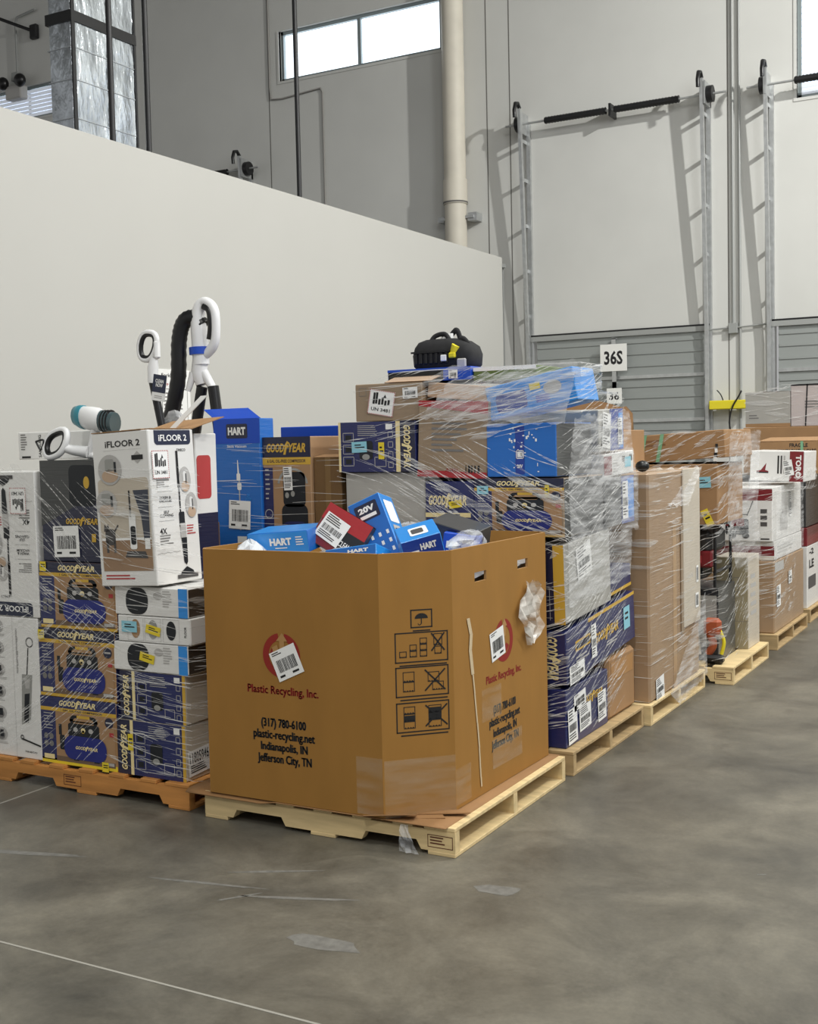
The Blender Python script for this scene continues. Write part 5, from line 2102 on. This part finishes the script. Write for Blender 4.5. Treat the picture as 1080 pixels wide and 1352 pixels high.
def stretch_wrap(label, boxes, z0, z1, n, seed, slope=(-.1, .1), span=(.15, 1.2), width=(.0015, .007), wide=6, pad=.010, fan=None, a0=-150, a1=40, sheets=()):
    R = random.Random(seed)
    mb = MB()
    cache = {}

    def hull(z):
        k = round(z / .04)
        if k not in cache:
            zz = k * .04
            P = []
            for b in boxes:
                if b[4] - .05 <= zz <= b[5] + .05:
                    P += [(b[i], b[j]) for i in (0, 1) for j in (2, 3)]
            cache[k] = hull2(P) if P else None
        return cache[k]

    cx = sum((b[0] + b[1]) / 2 for b in boxes) / len(boxes)
    cy = sum((b[2] + b[3]) / 2 for b in boxes) / len(boxes)

    def rad(a, z):
        h = hull(z)
        if not h:
            return None
        d = (math.cos(a), math.sin(a))
        best = None
        for i in range(len(h)):
            p, q = h[i], h[(i + 1) % len(h)]
            ex, ey = q[0] - p[0], q[1] - p[1]
            den = d[0] * ey - d[1] * ex
            if abs(den) < 1e-9:
                continue
            t = ((p[0] - cx) * ey - (p[1] - cy) * ex) / den
            s = ((p[0] - cx) * d[1] - (p[1] - cy) * d[0]) / den
            if t > 0 and -1e-6 <= s <= 1 + 1e-6:
                best = t if best is None else max(best, t)
        return best

    for k in range(n):
        big = k < wide
        w = R.uniform(.02, .05) if big else R.uniform(*width)
        a = math.radians(R.uniform(a0, a1 - 10))
        sp = R.uniform(*span)
        z = R.uniform(z0, z1)
        sl = R.uniform(*slope)
        if fan:
            sl = fan(z, a) + R.uniform(*slope)
        b = min(a + sp, math.radians(a1))
        steps = max(4, int((b - a) / .07))
        angs = [a + (b - a) * i / steps for i in range(steps + 1)]
        h = hull(z)
        if h:
            for p in h:
                t = math.atan2(p[1] - cy, p[0] - cx)
                if a < t < b:
                    angs.append(t)
        angs.sort()
        top, bot = [], []
        ok = True
        off = pad + R.uniform(0, .006)
        for t in angs:
            zc = z + sl * (t - a)
            ww = w * math.sin(PI * min(.98, max(.02, (t - a) / (b - a))))
            zc = min(max(zc, z0 - .03), z1 + .02)
            r = rad(t, zc)
            if r is None:
                ok = False
                break
            r = max(x for x in (r, rad(t, min(zc + .05, z1)) or 0, rad(t, max(zc - .05, z0)) or 0)) + off
            x, y = cx + r * math.cos(t), cy + r * math.sin(t)
            top.append((x, y, zc + ww / 2 + .0004))
            bot.append((x, y, zc - ww / 2 - .0004))
        if not ok:
            continue
        m_ = len(top)
        mb.add(bot + top, [(i, i + 1, m_ + i + 1, m_ + i) for i in range(m_ - 1)], FILM2 if big else FILM)
    for (A, B, C_, D_, ns) in sheets:
        A, B, C_, D_ = map(Vector, (A, B, C_, D_))
        rows = []
        crease = [R.random() ** 2 for _ in range(80)]
        for i in range(25):
            row = []
            for j in range(25):
                u, v = i / 24, j / 24
                p = (A * (1 - u) + B * u) * (1 - v) + (D_ * (1 - u) + C_ * u) * v
                k_ = (crease[2 * j - i + 26] * .75 + R.random() * .10) * ns * .45
                e_ = R.uniform(-ns, ns) * .8 if i in (0, 24) or j in (0, 24) else 0
                row.append(p + Vector((k_, -k_ * .6, e_)))
            rows.append(row)
        mb.rings(rows, SHEET, closed=False, cap=False, smooth=True)
    o = mb.build('stretch_film')
    return tag(o, label, 'stretch film', 'stretch film around the pallet loads')


LEFT = [(-4.60, -3.345, 4.02, 4.98, PZ, .98), (-4.60, -3.47, 4.0, 4.9, .98, 1.55)]
stretch_wrap('clear stretch film strands around the left stack of vacuum and compressor cartons', LEFT, .14, 1.54, 560, 3, slope=(-.13, .13), span=(.06, .45), width=(.0008, .004), wide=12, a0=-160, a1=-20, fan=lambda z, a: (-.12 if a > -1.25 else -.42 if z > 1.05 else -.22 if z > .75 else .42))
BACKL = [(-4.10, -3.28, 5.2, 5.9, 1.1, 1.62)]
stretch_wrap('clear stretch film strands around the tall blue carton and its neighbours', BACKL, 1.1, 1.6, 40, 9, slope=(-.03, .03), span=(.2, .9), width=(.001, .003), wide=0, a0=-150, a1=-30)
stretch_wrap('clear stretch film strands around the blue and navy stack behind the bulk bin', STACK2, .14, 1.93, 900, 5, slope=(-.14, .14), span=(.1, .9), width=(.001, .006), wide=46, fan=lambda z, a: (.22 if z < 1.0 else (-.30 if a < -.9 else .22) if z < 1.6 else .16),
             sheets=(((-2.80, 5.19, 1.72), (-2.04, 5.185, 1.66), (-1.965, 5.19, 1.955), (-2.62, 5.2, 1.90), .018),
                     ((-2.035, 5.22, 1.40), (-2.02, 6.2, 1.34), (-2.03, 6.1, 1.74), (-2.03, 5.3, 1.70), .02),
                     ((-2.035, 5.25, 1.12), (-2.025, 6.22, 1.10), (-2.02, 6.22, 1.40), (-2.035, 5.22, 1.40), .02),
                     ((-2.045, 5.24, .80), (-2.03, 6.1, .86), (-2.035, 6.15, 1.12), (-2.04, 5.22, 1.12), .014)))
stretch_wrap('clear stretch film strands around the tall brown carton', STACK3, .03, 1.42, 300, 6, slope=(-.03, .05), span=(.06, .8), width=(.001, .005), wide=24,
             sheets=(((-1.955, 6.75, .03), (-1.955, 7.36, .10), (-1.965, 7.36, .62), (-1.965, 6.6, .12), .012), ((-2.05, 6.31, 1.22), (-1.965, 7.0, 1.18), (-1.97, 7.34, 1.41), (-2.2, 6.31, 1.41), .015)))
stretch_wrap('clear stretch film strands around the dark machine load', S4, .14, 1.6, 420, 7, slope=(.05, .3), span=(.12, .7), width=(.001, .007), wide=50,
             sheets=(((-1.90, 7.66, 1.02), (-1.87, 8.36, .98), (-1.85, 8.40, 1.62), (-1.88, 7.66, 1.60), .02), ((-1.90, 7.9, .70), (-1.87, 8.5, .74), (-1.86, 8.36, 1.0), (-1.90, 7.66, 1.0), .02)))
stretch_wrap('clear stretch film strands around the maroon and white cartons at far right', S5, .2, 1.3, 300, 8, slope=(.0, .25), span=(.12, .7), width=(.001, .006), wide=30,
             sheets=(((-1.86, 8.95, .68), (-1.86, 10.0, .68), (-1.86, 10.0, 1.22), (-1.86, 8.95, 1.2), .015), ((-2.05, 8.9, 1.2), (-1.87, 9.6, 1.2), (-1.80, 9.6, 1.27), (-2.05, 8.92, 1.27), .015)))
BACKR = [(-2.70, -1.85, 11.63, 12.4, 1.67, 2.05)]
stretch_wrap('clear stretch film strands around the strapped white cartons far back', BACKR, 1.68, 2.04, 40, 10, slope=(-.15, .2), span=(.2, .8), width=(.002, .007), wide=3)
